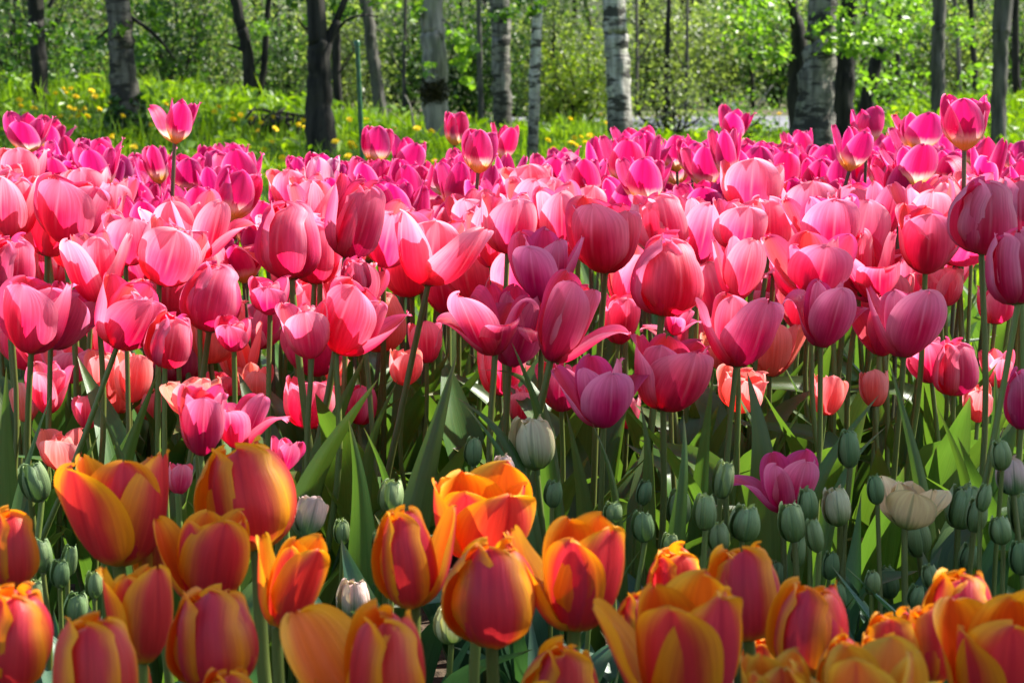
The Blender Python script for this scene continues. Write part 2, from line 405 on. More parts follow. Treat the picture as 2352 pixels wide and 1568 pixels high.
y = RNG.uniform(4.3, 19.0, n); x = RNG.uniform(-1, 1, n) * (.29 * y + .5)
clump = (np.sin(x * 3.1 + y * 1.3) * np.sin(y * 2.7 - x * 1.1) + 1) * .5
keep = RNG.uniform(0, 1, n) < (.45 + .55 * clump) * np.where(y > 15.5, .6, 1)
x, y, clump = x[keep], y[keep], clump[keep]
h = RNG.gamma(6, .0135, len(x)) * (1 - .5 * sm((x - .8) / .6) * sm((3.2 - x) / .8) * sm((y - 10) / 3)) * (.7 + .7 * clump) * (1 + .2 * sm((-x - .5) / 2) + .3 * sm((x - 2) / 2))
tag(grass_blades('grass', x, y, h, RNG.uniform(.006, .013, len(x)), 3), 'lush green grass and weeds growing behind the tulip bed', 'grass', kind='stuff')
# broad weed leaves among the grass
n = 9000
y = RNG.uniform(6, 18, n); x = RNG.uniform(-1, 1, n) * (.29 * y + .4)
keep = RNG.uniform(0, 1, n) < .15 + .85 * (sm((-x - .6) / 1.2) + sm((x - 2) / 1.5))
x, y = x[keep], y[keep]
o = foliage('weeds', np.stack([x, y, terr(x, y) + RNG.uniform(.02, .16, len(x))], 1), RNG.uniform(.05, .12, len(x)), 'grass', None, .4, 5, aspect=.4)
tag(o, 'broad leaved green weeds among the grass', 'weeds', kind='stuff')

# ---------------------------------------------------------------- dandelions
nt = NT('dandelion yellow'); M['dandelion'] = nt.finish((.88, .64, .012, 1), .6, .3, None, .3, (.95, .7, .02, 1))
def dandelion_mesh(seed):
    g = random.Random(seed); m = MB()
    for lay, (n_, r, z) in enumerate([(18, .021, .004), (14, .016, .009), (9, .010, .012)]):
        for k in range(n_):
            a = 2 * math.pi * k / n_ + lay + g.uniform(-.1, .1); rr = r * g.uniform(.85, 1.1); ww = .0032
            ca, sa = math.cos(a), math.sin(a)
            m.grid([[(.002 * ca + ww * .5 * sa, .002 * sa - ww * .5 * ca, z * .3), (.002 * ca - ww * .5 * sa, .002 * sa + ww * .5 * ca, z * .3)],
                    [(rr * ca + ww * sa, rr * sa - ww * ca, z), (rr * ca - ww * sa, rr * sa + ww * ca, z)]])
    m.tube([(0, 0, -.010), (0, 0, -.003), (0, 0, .006)], [.004, .007, .010], 8)
    return m.mesh('dandelion', M['dandelion'])
DM = [dandelion_mesh(s) for s in range(4)]
dand = [(45, 230), (60, 262), (145, 205), (152, 214), (163, 205), (174, 223), (210, 210), (218, 222), (242, 212), (254, 238), (160, 248), (172, 252), (182, 257),
        (195, 250), (228, 252), (141, 296), (246, 323), (258, 315), (255, 342), (168, 366), (128, 216), (48, 245), (78, 250), (180, 268), (140, 268),
        (200, 268), (282, 268), (182, 338), (178, 350), (380, 240), (418, 243), (502, 246), (493, 257), (532, 262), (535, 276), (578, 274), (593, 301),
        (600, 283), (632, 297), (628, 270), (700, 294), (530, 350), (548, 347), (570, 340), (606, 345), (480, 366), (562, 371), (490, 382), (650, 365), (758, 376),
        (590, 398), (615, 402), (585, 407), (575, 412), (632, 412), (639, 406), (658, 413), (673, 404), (590, 420), (714, 413), (706, 404), (860, 312), (870, 305), (906, 296),
        (958, 296), (990, 303), (1078, 360), (1270, 343), (1320, 317), (1334, 316), (1345, 330), (1370, 332), (1388, 342), (1395, 345), (1402, 347),
        (1410, 350), (1555, 398), (1558, 410), (880, 455), (965, 445), (955, 462), (1050, 470), (1140, 478), (848, 395), (885, 400), (960, 398), (1000, 420),
        (2010, 285), (2060, 262), (2300, 300), (2230, 285), (1560, 268), (1790, 262), (700, 390), (440, 395), (1300, 370), (1440, 330)]
for _ in range(60): dand.append((random.choice([random.uniform(10, 350), random.uniform(420, 700), random.uniform(760, 1000), random.uniform(1250, 1400)]), random.uniform(262, 415)))
DG = [(0, 270, 'yellow dandelion in the grass before the ivy clad birch'), (270, 480, 'yellow dandelion in the grass beside the ivy clad birch'),
      (480, 735, 'yellow dandelion in the grass between ivy clad birch and dark forked trunk'), (735, 1000, 'yellow dandelion in the grass around the green stake'),
      (1000, 1230, 'yellow dandelion in the grass between mossy trunk and slim birch'), (1230, 1500, 'yellow dandelion in the grass beside the slim birch'),
      (1500, 1900, 'yellow dandelion in the grass before the road'), (1900, 2400, 'yellow dandelion in the grass beyond the tall magenta tulips')]
for i, (px, py) in enumerate(dand):
    hh = random.uniform(.10, .2); p = ground_at(px, py, hh, 5.5, 19)
    lab = next(l for a, b, l in DG if a <= px < b)
    t = empty('dandelion', (p.x, p.y, p.z - hh), lab, 'dandelion', lab.replace('yellow dandelion', 'dandelions'))
    f = obj('flower_head', DM[i % 4], t); f.location = (0, 0, hh)
    f.scale = [random.uniform(.85, 1.2)] * 3; f.rotation_euler = (random.uniform(.1, .9), random.uniform(-.5, .5), random.uniform(0, 6))
    m = MB(); m.tube([(0, 0, -.02), (random.uniform(-.01, .01), 0, hh * .5), (0, 0, hh)], .0022, 5); m.build('stem', M['stem'], t)

# ---------------------------------------------------------------- trees
def jit_line(p0, p1, n, amp, seed):
    g = np.random.default_rng(seed); t = np.linspace(0, 1, n)[:, None]
    P = np.array(p0)[None] * (1 - t) + np.array(p1)[None] * t
    k = g.normal(0, 1, (n, 3)).cumsum(0); k -= np.linspace(0, 1, n)[:, None] * k[-1]; k[:, 2] = 0
    return P + k * amp / math.sqrt(n) * 2
CROWNS = {}
def crown_mesh(kind, seed, mat, n, size, rad, hgt):
    k = (kind, seed, n)
    if k in CROWNS: return CROWNS[k]
    g = np.random.default_rng(seed); nc = 46
    cc = g.normal(0, 1, (nc, 3)); cc /= np.linalg.norm(cc, axis=1)[:, None]; cc *= g.uniform(.35, 1, (nc, 1)) ** .6
    cc = cc * np.array([rad, rad, hgt]); idx = g.integers(0, nc, n)
    c = cc[idx] + g.normal(0, .28, (n, 3)) * np.array([1, 1, .7])
    V, F = leaf_quads(c, g.uniform(.6, 1.2, n) * size, .4, seed)
    CROWNS[k] = np_mesh('crown', V, F, M[mat], False, None, np.repeat(g.beta(2, 2, n), 6)); return CROWNS[k]
def spray_pts(px, py, rx, ry, Y, n, seed, dY=.35):
    g = np.random.default_rng(seed); out = []
    nk = max(3, n // 22)
    kx = g.normal(0, .48, nk); ky = g.normal(0, .48, nk); kd = g.normal(0, 1, nk)
    for _ in range(n):
        j = g.integers(0, nk)
        q = at(px + rx * (kx[j] + g.normal(0, .2)), py + ry * (ky[j] + g.normal(0, .2)), Y + dY * (kd[j] * .6 + g.normal(0, .3)))
        out.append(tuple(q))
    return np.array(out)
def tree(name, label, cat, pts, widths, Y, bark, group=None, crown=None, forks=(), height=7.0, sides=20, seed=0, rough=.05, twigs=(), sprays=(), spray_mat='f_bright', leaf=.06):
    """pts: pixel points of the trunk from its foot up; widths in pixels"""
    P3 = [at(px, py, Y) for px, py in pts]; r = [w_ * .5 * Y / FPX for w_ in widths]
    foot = P3[0].copy(); foot.z = float(terr(foot.x, Y))
    if foot.z < P3[0].z - .03:
        P3.insert(0, Vector((P3[0].x, Y, foot.z))); r.insert(0, r[0] * 1.12)
    P3.insert(0, Vector((P3[0].x, Y, P3[0].z - .25))); r.insert(0, r[0] * 1.25)
    root = empty(name, (foot.x, Y, foot.z), label, cat, group); off = Vector((foot.x, Y, foot.z))
    d = P3[-1] - P3[-2]; d = d / max(d.z, .05)
    top = P3[-1] + Vector((max(-.25, min(.25, d.x)), random.uniform(-.05, .05), 1)) * (height - P3[-1].z)
    P3.append(P3[-1].lerp(top, .4)); r.append(r[-1] * .8); P3.append(top); r.append(r[-1] * .3)
    q = bez([p - off for p in P3], 48)
    q[:, :2] += np.random.default_rng(seed).normal(0, r[1] * .06, (48, 2))
    rr = np.interp(np.linspace(0, 1, 48), np.linspace(0, 1, len(r)), r)
    m = MB(); m.tube(q, rr, sides, rough, seed)
    for fp, fw in forks:
        F3 = [at(px, py, Y) - off for px, py in fp]; e = F3[-1] - F3[-2]
        F3.append(F3[-1] + e.normalized() * 1.6); fr = [w_ * .5 * Y / FPX for w_ in fw] + [.01]
        fq = bez(F3, 16); m.tube(fq, np.interp(np.linspace(0, 1, 16), np.linspace(0, 1, len(fr)), fr), 12, rough, seed + 5)
    m.build('trunk', M[bark], root)
    if twigs:
        m = MB()
        for tp, tw in twigs:
            F3 = [at(a[0], a[1], Y + (a[2] if len(a) > 2 else 0)) - off for a in tp]
            fq = bez(F3, 12); m.tube(fq, np.linspace(tw * .5 * Y / FPX, tw * .15 * Y / FPX, 12), 6, .08, seed)
        m.build('branch', M[bark if 'birch' not in bark else 'bark_dark'], root)
    if sprays:
        pts_ = np.concatenate([spray_pts(*s_, seed=seed * 13 + i) for i, s_ in enumerate(sprays)])
        g = np.random.default_rng(seed)
        foliage('low_foliage', pts_ - np.array(off), g.uniform(.55, 1.25, len(pts_)) * leaf, spray_mat, root, .25, seed + 3, .6, .75)
    if crown:
        mat, rad, hgt, n_ = crown
        c = obj('crown', crown_mesh(mat, seed % 3, mat, n_, .15, rad, hgt), root)
        c.location = (top.x - off.x, 0, height - off.z - hgt * .1); c.rotation_euler = (0, 0, seed * 1.3)
    return root
CRD = ('f_mid', 2.2, 2.2, 800); CR = ('f_mid', 1.5, 1.9, 380); CRB = ('f_bright', 1.5, 1.9, 380)
tree('grey_tree', 'slim dark grey trunk standing on the dandelion bank', 'tree', [(94, 262), (90, 150), (84, 60), (83, -10)], [40, 36, 34, 36], 13.2, 'bark_dark', crown=CR, seed=1,
     twigs=[([(112, 18), (125, -10), (150, -60)], 12), ([(78, 75), (62, 60), (50, 55)], 7)], sprays=[(150, 90, 130, 90, 14.2, 260, ), (30, 60, 70, 80, 12.6, 160)], spray_mat='f_mid', leaf=.055)
tree('birch_tree', 'weathered birch trunk with ivy round its foot', 'tree', [(296, 370), (288, 230), (280, 110), (272, -10)], [74, 64, 58, 54], 11.6, 'birch_brown', crown=CR, seed=2,
     twigs=[([(272, 45), (235, 80), (205, 105), (180, 125)], 9), ([(232, 80), (245, 92), (253, 108)], 5), ([(300, 40), (350, 75), (385, 115), (402, 138)], 11)],
     sprays=[(255, 75, 40, 40, 11.2, 70), (345, 30, 40, 45, 11.8, 120), (330, 130, 60, 60, 12.4, 120)], spray_mat='f_mid', leaf=.05)
g = np.random.default_rng(21); ivc = []
for _ in range(900):
    py = 215 + 150 * g.beta(2.2, 1.2); a = g.uniform(0, 2 * math.pi); rr = (36 + 26 * (py - 215) / 150 * g.uniform(.2, 1.2)) * 11.6 / FPX
    c = at(291, py, 11.6); ivc.append((c.x + rr * math.cos(a), c.y + rr * math.sin(a), c.z))
iv = foliage('ivy', ivc, g.uniform(.03, .06, 900), 'f_ivy', None, .1, 8)
tag(iv, 'dark ivy climbing round the foot of a birch', 'ivy')
tree('dark_tree', 'thin black stemmed tree with two crossing stems beyond the dandelions', 'tree', [(585, 262), (573, 160), (560, 80), (538, -10)], [34, 27, 25, 24], 17.5, 'bark_dark', crown=CRD, seed=3,
     forks=[([(588, 240), (604, 170), (612, 60), (618, -10)], [16, 15, 14, 13])], twigs=[([(560, 118), (540, 108), (515, 102)], 9), ([(578, 160), (595, 140), (612, 120)], 6), ([(605, 110), (620, 60), (650, 10)], 8)],
     sprays=[(600, 72, 40, 26, 16.8, 60), (560, 40, 60, 60, 18.2, 90)], spray_mat='f_bright', leaf=.07)
tree('forked_tree', 'stout dark trunk forking near the green stake', 'tree', [(738, 385), (735, 250), (733, 110), (722, -10)], [76, 62, 52, 40], 10.8, 'bark_dark', crown=CR, seed=4,
     forks=[([(738, 170), (748, 112), (772, 50), (797, -12)], [30, 24, 18, 15])], twigs=[([(752, 108), (790, 52), (835, 35), (868, 40)], 10), ([(712, 70), (695, 60), (680, 40)], 7)], sprays=[(790, 20, 60, 50, 11.5, 60), (690, 30, 50, 60, 11.6, 60)], spray_mat='f_mid', leaf=.05)
tree('grey_tree', 'slender blue grey trunk leaning behind the green stake', 'tree', [(876, 290), (868, 200), (852, 100), (836, -10)], [34, 28, 27, 26], 16.2, 'bark_grey', crown=CR, seed=5,
     twigs=[([(846, 60), (880, 75), (905, 95)], 5)], sprays=[(870, 15, 50, 40, 15.8, 60)])
mt = tree('mossy_tree', 'pale grey trunk with a dark moss cushion', 'tree', [(1004, 330), (1000, 200), (996, 90), (992, -10)], [66, 58, 54, 52], 12.8, 'bark_pale', crown=CRB, seed=6,
     twigs=[([(1010, 40), (1050, 70), (1085, 100)], 6), ([(1000, 160), (1040, 175), (1070, 185)], 4)],
     sprays=[(1072, 92, 36, 46, 12.3, 150), (958, 25, 22, 30, 12.9, 40), (985, 158, 20, 12, 12.2, 16), (1072, 185, 22, 18, 12.2, 36)], spray_mat='f_bright', leaf=.06)
g = np.random.default_rng(5); mc = []
for _ in range(900):
    a = g.normal(-math.pi / 2 - .15, .62); z = g.normal(0, .62); rr = (28 + 5 * math.cos(z * 1.2)) * 12.8 / FPX
    c = at(999, 212 + 26 * z, 12.8); mc.append((c.x + rr * math.cos(a), c.y + rr * math.sin(a), c.z))
V, F = leaf_quads(np.array(mc), g.uniform(.012, .03, 900), 0, 3)
mo = obj('moss', np_mesh('moss', V, F, M['moss'], False, None, np.repeat(g.beta(1.5, 2.5, 900), 6)), mt); mo.location = -Vector(mt.location)
tree('slim_tree', 'thin dark grey sapling just beyond the mossy trunk', 'tree', [(1106, 300), (1102, 170), (1100, 60), (1098, -10)], [15, 13, 12, 11], 17.0, 'bark_grey', crown=CR, seed=7,
     twigs=[([(1101, 110), (1125, 85), (1150, 75)], 5)], sides=12)
tree('birch_tree', 'dark banded birch trunk standing before the road woodland', 'tree', [(1156, 310), (1152, 180), (1150, 90), (1147, -10)], [44, 42, 42, 44], 14.0, 'birch_dark', crown=CR, seed=8,
     sprays=[(1160, 30, 50, 40, 13.4, 60)], spray_mat='f_mid', leaf=.05)
tree('birch_tree', 'slim pale birch trunk growing alone on sunny grass', 'tree', [(1223, 380), (1227, 230), (1231, 100), (1236, 20), (1240, -12)], [26, 26, 25, 22, 20], 11.0, 'birch', crown=CR, seed=9, sides=14,
     sprays=[(1225, 10, 40, 25, 10.7, 60)], spray_mat='f_mid', leaf=.05)
tree('birch_tree', 'white birch trunk with black patches by the road end', 'tree', [(1424, 320), (1421, 200), (1415, 90), (1411, -10)], [60, 55, 54, 54], 13.2, 'birch', crown=CR, seed=10,
     twigs=[([(1500, 30), (1470, -5), (1440, -30)], 3)])
tree('birch_tree', 'thickest birch trunk with deep cracked foot', 'tree', [(1868, 345), (1872, 230), (1882, 110), (1890, -10)], [104, 84, 74, 62], 11.8, 'birch_dark', crown=CRB, seed=11, rough=.06,
     sprays=[(2010, 60, 100, 85, 11.4, 620), (1740, 60, 110, 90, 12.6, 420), (1960, 110, 60, 50, 11.4, 130), (2100, 40, 60, 60, 12.4, 150), (1790, 130, 50, 50, 12.5, 70)], spray_mat='f_bright', leaf=.05)
tree('dark_tree', 'dark stem pressed against the thickest birch', 'tree', [(1836, 330), (1828, 200), (1836, 90), (1826, 40), (1818, -10)], [42, 40, 34, 24, 20], 12.6, 'bark_dark', crown=CR, seed=12)
tree('dark_tree', 'broad dark trunk behind the thickest birch', 'tree', [(1936, 335), (1938, 220), (1942, 120), (1950, -10)], [56, 50, 44, 36], 13.0, 'bark_dark', crown=CRB, seed=13)
tree('dark_tree', 'leaning dark trunk beside the broad dark one', 'tree', [(1985, 300), (1998, 200), (2020, 120), (2052, -10)], [36, 32, 28, 22], 13.8, 'bark_dark', crown=CRB, seed=14)
tree('grey_tree', 'straight slim grey trunk over the magenta bed', 'tree', [(2153, 275), (2154, 150), (2156, 60), (2158, -10)], [32, 31, 30, 29], 14.4, 'bark_grey', crown=CR, seed=15,
     sprays=[(2200, 60, 60, 70, 14.8, 130), (2240, 190, 50, 40, 15.0, 90), (2140, 30, 40, 40, 15.4, 60)], spray_mat='f_bright', leaf=.05)
tree('grey_tree', 'mottled grey trunk with a split stem near the frame edge', 'tree', [(2290, 335), (2295, 220), (2297, 130), (2302, 60), (2308, -10)], [36, 35, 34, 38, 42], 11.9, 'bark_grey', crown=CR, seed=16,
     forks=[([(2297, 150), (2300, 80), (2292, 20), (2286, -20)], [18, 14, 14, 13])])
thin = [(2245, 262, 14, 20, 'bark_dark'), (2206, 258, 10, 22, 'bark_grey'), (2338, 262, 18, 19, 'bark_dark'), (1462, 240, 8, 26, 'bark_grey'),
        (1532, 300, 13, 19, 'bark_dark'), (1575, 285, 8, 21, 'bark_grey'), (660, 285, 12, 22, 'bark_dark'), (420, 250, 9, 22, 'bark_dark'), (480, 255, 11, 25, 'bark_grey'),
        (780, 290, 20, 17, 'bark_dark'), (930, 300, 9, 19, 'bark_grey'), (345, 240, 8, 24, 'bark_grey'), (20, 220, 10, 21, 'bark_dark'), (2060, 245, 12, 23, 'bark_dark'), (1730, 250, 9, 30, 'bark_dark')]
tl = ['thin dark stem between the slim grey and split trunks', 'hair thin grey stem just past the slim grey trunk', 'dark stem deep in shade at the frame edge',       'thin grey stem between the white birch and the road', 'short dark stem at the near edge of the road', 'spindly grey stem on the road edge', 'thin dark stem above the brush pile', 'thin dark stem above the lone tall magenta tulip',
      'slender grey stem in the dark shrubs behind the dandelion bank', 'dark stem half hidden by the stout forked trunk', 'pale spindly stem between the stake and the mossy trunk', 'thin grey stem close behind the ivy clad birch',
      'dark stem at the far end of the dandelion bank', 'dark stem beyond the leaning dark trunk', 'far dark stem beyond the road']
for i, (px, py, w_, Y_, b) in enumerate(thin):
    dx = random.uniform(-22, 22)
    tree('slim_tree', tl[i], 'tree', [(px, py), (px + dx * .4 + random.uniform(-4, 4), py * .5), (px + dx, -10)], [w_ * 1.1, w_, w_ * .85], Y_, b, 'thin stems in the wood', seed=30 + i, sides=8, height=5.5,
         twigs=[([(px + dx * .3, py * .6), (px + random.choice([-1, 1]) * 30, py * .35), (px + random.choice([-1, 1]) * 60, py * .1)], 5)], crown=CRD)

# shrubs of the understorey
def shrub(px, Y_, wpx, hpx, base_py, mat, n, size, label, seed, up=.3):
    b = at(px, base_py, Y_); gz = float(terr(b.x, Y_)); root = empty('shrub', (b.x, Y_, gz), label, 'shrub', 'shrubs along the wood edge')
    g = np.random.default_rng(seed); W = wpx * .5 * Y_ / FPX; H = hpx * Y_ / FPX + (b.z - gz)
    m = MB(); tips = []
    for k in range(16):
        a = g.uniform(0, 6.28); rr = W * g.uniform(.2, 1); t = (rr * math.cos(a), rr * math.sin(a) * .9, H * g.uniform(.45, 1))
        q = bez([(g.normal(0, .05), g.normal(0, .05), -.05), (t[0] * .35 + g.normal(0, .1), t[1] * .35, t[2] * .5), t], 7)
        m.tube(q, np.linspace(.016, .004, 7), 5); tips += [q[j] for j in range(2, 7)]
    m.build('branch', M['bark_dark'], root)
    tips = np.array(tips); nk = 110
    kk = tips[g.integers(0, len(tips), nk)] + g.normal(0, 1, (nk, 3)) * np.array([W * .22, W * .22, H * .13])
    c = kk[g.integers(0, nk, n)] + g.normal(0, 1, (n, 3)) * .085 * (1 + Y_ / 30)
    c = c[c[:, 2] > .02]
    foliage('foliage', c, g.uniform(.6, 1.3, len(c)) * size, mat, root, up, seed)
    return root
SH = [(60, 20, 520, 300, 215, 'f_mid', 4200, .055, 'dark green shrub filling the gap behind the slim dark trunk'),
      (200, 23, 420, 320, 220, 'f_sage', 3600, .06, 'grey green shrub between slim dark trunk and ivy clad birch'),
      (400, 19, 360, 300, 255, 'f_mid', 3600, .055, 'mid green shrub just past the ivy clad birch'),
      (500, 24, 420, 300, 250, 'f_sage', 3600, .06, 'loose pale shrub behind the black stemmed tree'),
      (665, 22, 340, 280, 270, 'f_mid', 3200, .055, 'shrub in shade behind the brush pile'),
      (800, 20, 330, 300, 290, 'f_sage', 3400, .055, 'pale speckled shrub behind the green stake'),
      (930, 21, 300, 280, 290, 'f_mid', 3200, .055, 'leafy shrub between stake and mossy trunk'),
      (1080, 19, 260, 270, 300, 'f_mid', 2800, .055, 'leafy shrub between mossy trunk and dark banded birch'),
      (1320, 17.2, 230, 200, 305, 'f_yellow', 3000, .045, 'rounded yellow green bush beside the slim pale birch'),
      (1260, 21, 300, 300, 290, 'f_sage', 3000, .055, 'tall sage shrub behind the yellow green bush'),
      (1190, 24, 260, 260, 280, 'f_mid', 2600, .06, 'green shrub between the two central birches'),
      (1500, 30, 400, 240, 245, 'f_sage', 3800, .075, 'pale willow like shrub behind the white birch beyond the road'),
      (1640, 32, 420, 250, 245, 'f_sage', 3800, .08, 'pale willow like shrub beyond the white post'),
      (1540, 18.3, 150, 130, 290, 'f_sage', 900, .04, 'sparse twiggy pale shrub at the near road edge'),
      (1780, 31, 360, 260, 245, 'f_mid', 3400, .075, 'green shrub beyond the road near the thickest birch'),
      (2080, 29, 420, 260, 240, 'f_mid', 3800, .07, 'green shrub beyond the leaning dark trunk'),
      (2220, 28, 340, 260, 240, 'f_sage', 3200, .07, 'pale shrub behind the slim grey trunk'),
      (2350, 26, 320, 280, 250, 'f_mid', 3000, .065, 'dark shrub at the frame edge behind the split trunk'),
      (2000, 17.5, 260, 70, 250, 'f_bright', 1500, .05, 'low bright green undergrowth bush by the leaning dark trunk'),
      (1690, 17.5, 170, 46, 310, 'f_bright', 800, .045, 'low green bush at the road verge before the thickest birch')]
for i, s in enumerate(SH): shrub(*s, seed=100 + i)

# far wood: one mass nobody could count
g = np.random.default_rng(77); nk = 2600
kx = g.uniform(-17, 17, nk); ky = g.uniform(35, 56, nk); kz = terr(kx, ky) + g.uniform(0, 5.5, nk)
n = 60000; ix = g.integers(0, nk, n); c = np.stack([kx, ky, kz], 1)[ix] + g.normal(0, .3, (n, 3)); c[:, 2] = np.maximum(c[:, 2], .05)
fw = foliage('far_wood', c, g.uniform(.07, .16, n), 'f_far', None, .3, 9)
tag(fw, 'distant wood of mixed shrubs and leaves closing the view', 'wood', kind='stuff')
m = MB()
for k in range(130):
    x0 = g.uniform(-15, 15); y0 = g.uniform(36, 55); z0 = float(terr(x0, y0))
    m.tube([(x0, y0, z0 - .1), (x0 + g.normal(0, .15), y0, z0 + 2), (x0 + g.normal(0, .4), y0, z0 + 6)], [g.uniform(.04, .12), .06, .03], 6)
tag(m.build('far_wood_stems', M['bark_dark']), 'dim stems of the distant wood', 'wood', kind='stuff')

# brush pile and dead twigs
b = ground_at(640, 292, .05, 12, 22); m = MB(); g = np.random.default_rng(4)
for k in range(90):
    a = g.uniform(0, 3.14); l = g.uniform(.08, .26); x0 = g.normal(0, .11); z0 = abs(g.normal(.04, .03)); y0 = g.normal(0, .08)
    m.tube([(x0 - l * .5 * math.cos(a), y0 - .3 * l * math.sin(a), z0), (x0, y0, z0 + .04), (x0 + l * .5 * math.cos(a), y0 + .3 * l * math.sin(a), z0 + g.uniform(-.03, .08))], [.008, .012, .005], 5)
o = m.build('brush_pile', M['bark_dark']); o.location = (b.x, b.y, float(terr(b.x, b.y)))
tag(o, 'low heap of dead brown branches on the grass', 'brush pile')
for i, (pp, wd, Y_, lab) in enumerate([([(952, 300), (942, 245), (930, 218)], 7, 14.5, 'upright dead pale twig before the mossy trunk'), ([(935, 290), (905, 262), (880, 245)], 4, 15, 'dead twig slanting beneath the upright pale one'),
                               ([(1025, 310), (1000, 275), (975, 255)], 4, 13.5, 'dead twig leaning at the foot of the mossy trunk'), ([(2150, 240), (2120, 215), (2095, 195)], 5, 15.5, 'dead pale twig beside the slim grey trunk'),
                               ([(1480, 300), (1530, 262), (1590, 232)], 3.5, 18, 'bent dead twig over the road edge'), ([(1720, 275), (1745, 235), (1775, 195)], 5, 20, 'leaning dead stick beside the white post')]):
    P3 = [at(a, b_, Y_) for a, b_ in pp]; P3.insert(0, Vector((P3[0].x, Y_, min(float(terr(P3[0].x, Y_)), P3[0].z - .02)))); m = MB(); m.tube(bez(P3, 12), np.linspace(wd * .55 * Y_ / FPX, wd * .25 * Y_ / FPX, 12), 6)
    tag(m.build('dead_twig', M['bark_pale']), lab, 'twig', 'dead twigs at the wood edge')

# green stake and white post
Y_ = 5.6; a = at(820, 98, Y_); b = at(834, 400, Y_); d = (b - a); foot = a + d * (a.z / (a.z - b.z))
nt = NT('green coated steel'); n1 = nt.noise(nt.objc(), 60.0, 3.0)
gm = nt.finish(nt.mix(n1, (.003, .045, .012), (.006, .075, .020)), .38, .5)
st = empty('garden_stake', foot, 'thin green coated metal stake standing in the tulip bed', 'stake')
q = bez([(0, 0, 0), (a - foot) * .5, a - foot], 60); m = MB(); rad = .0068 + .0010 * (np.arange(60) % 3 == 0); m.tube(q, rad, 10); m.build('rod', gm, st)
m = MB(); tp = a - foot; m.tube([tp + Vector((0, 0, -.012)), tp, tp + Vector((0, 0, .006))], [.0092, .0095, .007], 10); m.build('cap', gm, st)
nt = NT('white paint'); wm = nt.finish((.62, .63, .64, 1), .5)
Y_ = 19.2; a = at(1687, 238, Y_); foot = Vector((a.x, Y_, float(terr(a.x, Y_)))); ht = a.z - foot.z
m = MB(); m.tube([(0, 0, -.05), (0, 0, ht * .3), (0, 0, ht * .86), (0, 0, ht * .9)], [.028, .028, .026, .02], 12)
po = empty('road_post', foot, 'white marker post standing at the road edge', 'post'); m.build('shaft', wm, po)
m = MB(); m.tube([(0, 0, ht * .9), (0, 0, ht * .93), (0, 0, ht)], [.03, .033, .024], 12); m.build('post_cap', wm, po)

# ---------------------------------------------------------------- tulips
THETA = {  # angle of the petal's midline from the horizontal, along its length
    'closed': [(0, 2), (.07, 22), (.2, 62), (.42, 88), (.68, 97), (.88, 112), (1, 138)],
    'egg': [(0, 2), (.07, 20), (.2, 58), (.42, 87), (.62, 100), (.84, 120), (1, 152)],
    'half': [(0, 2), (.07, 20), (.22, 57), (.45, 79), (.75, 89), (.92, 94), (1, 98)],
    'open': [(0, 0), (.08, 18), (.25, 50), (.5, 68), (.8, 73), (1, 70)],
    'flare': [(0, 0), (.1, 16), (.3, 42), (.55, 46), (.8, 26), (1, -12)],
    'curl': [(0, 0), (.1, 22), (.3, 56), (.55, 70), (.74, 34), (.88, -30), (1, -85)],
    'flat': [(0, -4), (.15, 14), (.4, 24), (.7, 14), (1, -14)],
    'slim': [(0, 24), (.08, 44), (.25, 65), (.5, 82), (.8, 91), (1, 98)],
    'slimo': [(0, 22), (.08, 40), (.25, 60), (.5, 74), (.8, 82), (1, 76)],
    'slimf': [(0, 0), (.1, 22), (.3, 48), (.6, 54), (.85, 34), (1, -10)],
    'bud': [(0, 0), (.08, 30), (.25, 70), (.5, 90), (.75, 102), (.92, 118), (1, 145)],
}
WID = {'closed': .38, 'egg': .38, 'half': .40, 'open': .41, 'flare': .38, 'curl': .36, 'flat': .36, 'slim': .30, 'slimo': .31, 'slimf': .27, 'bud': .30}
NU, NV = 17, 20
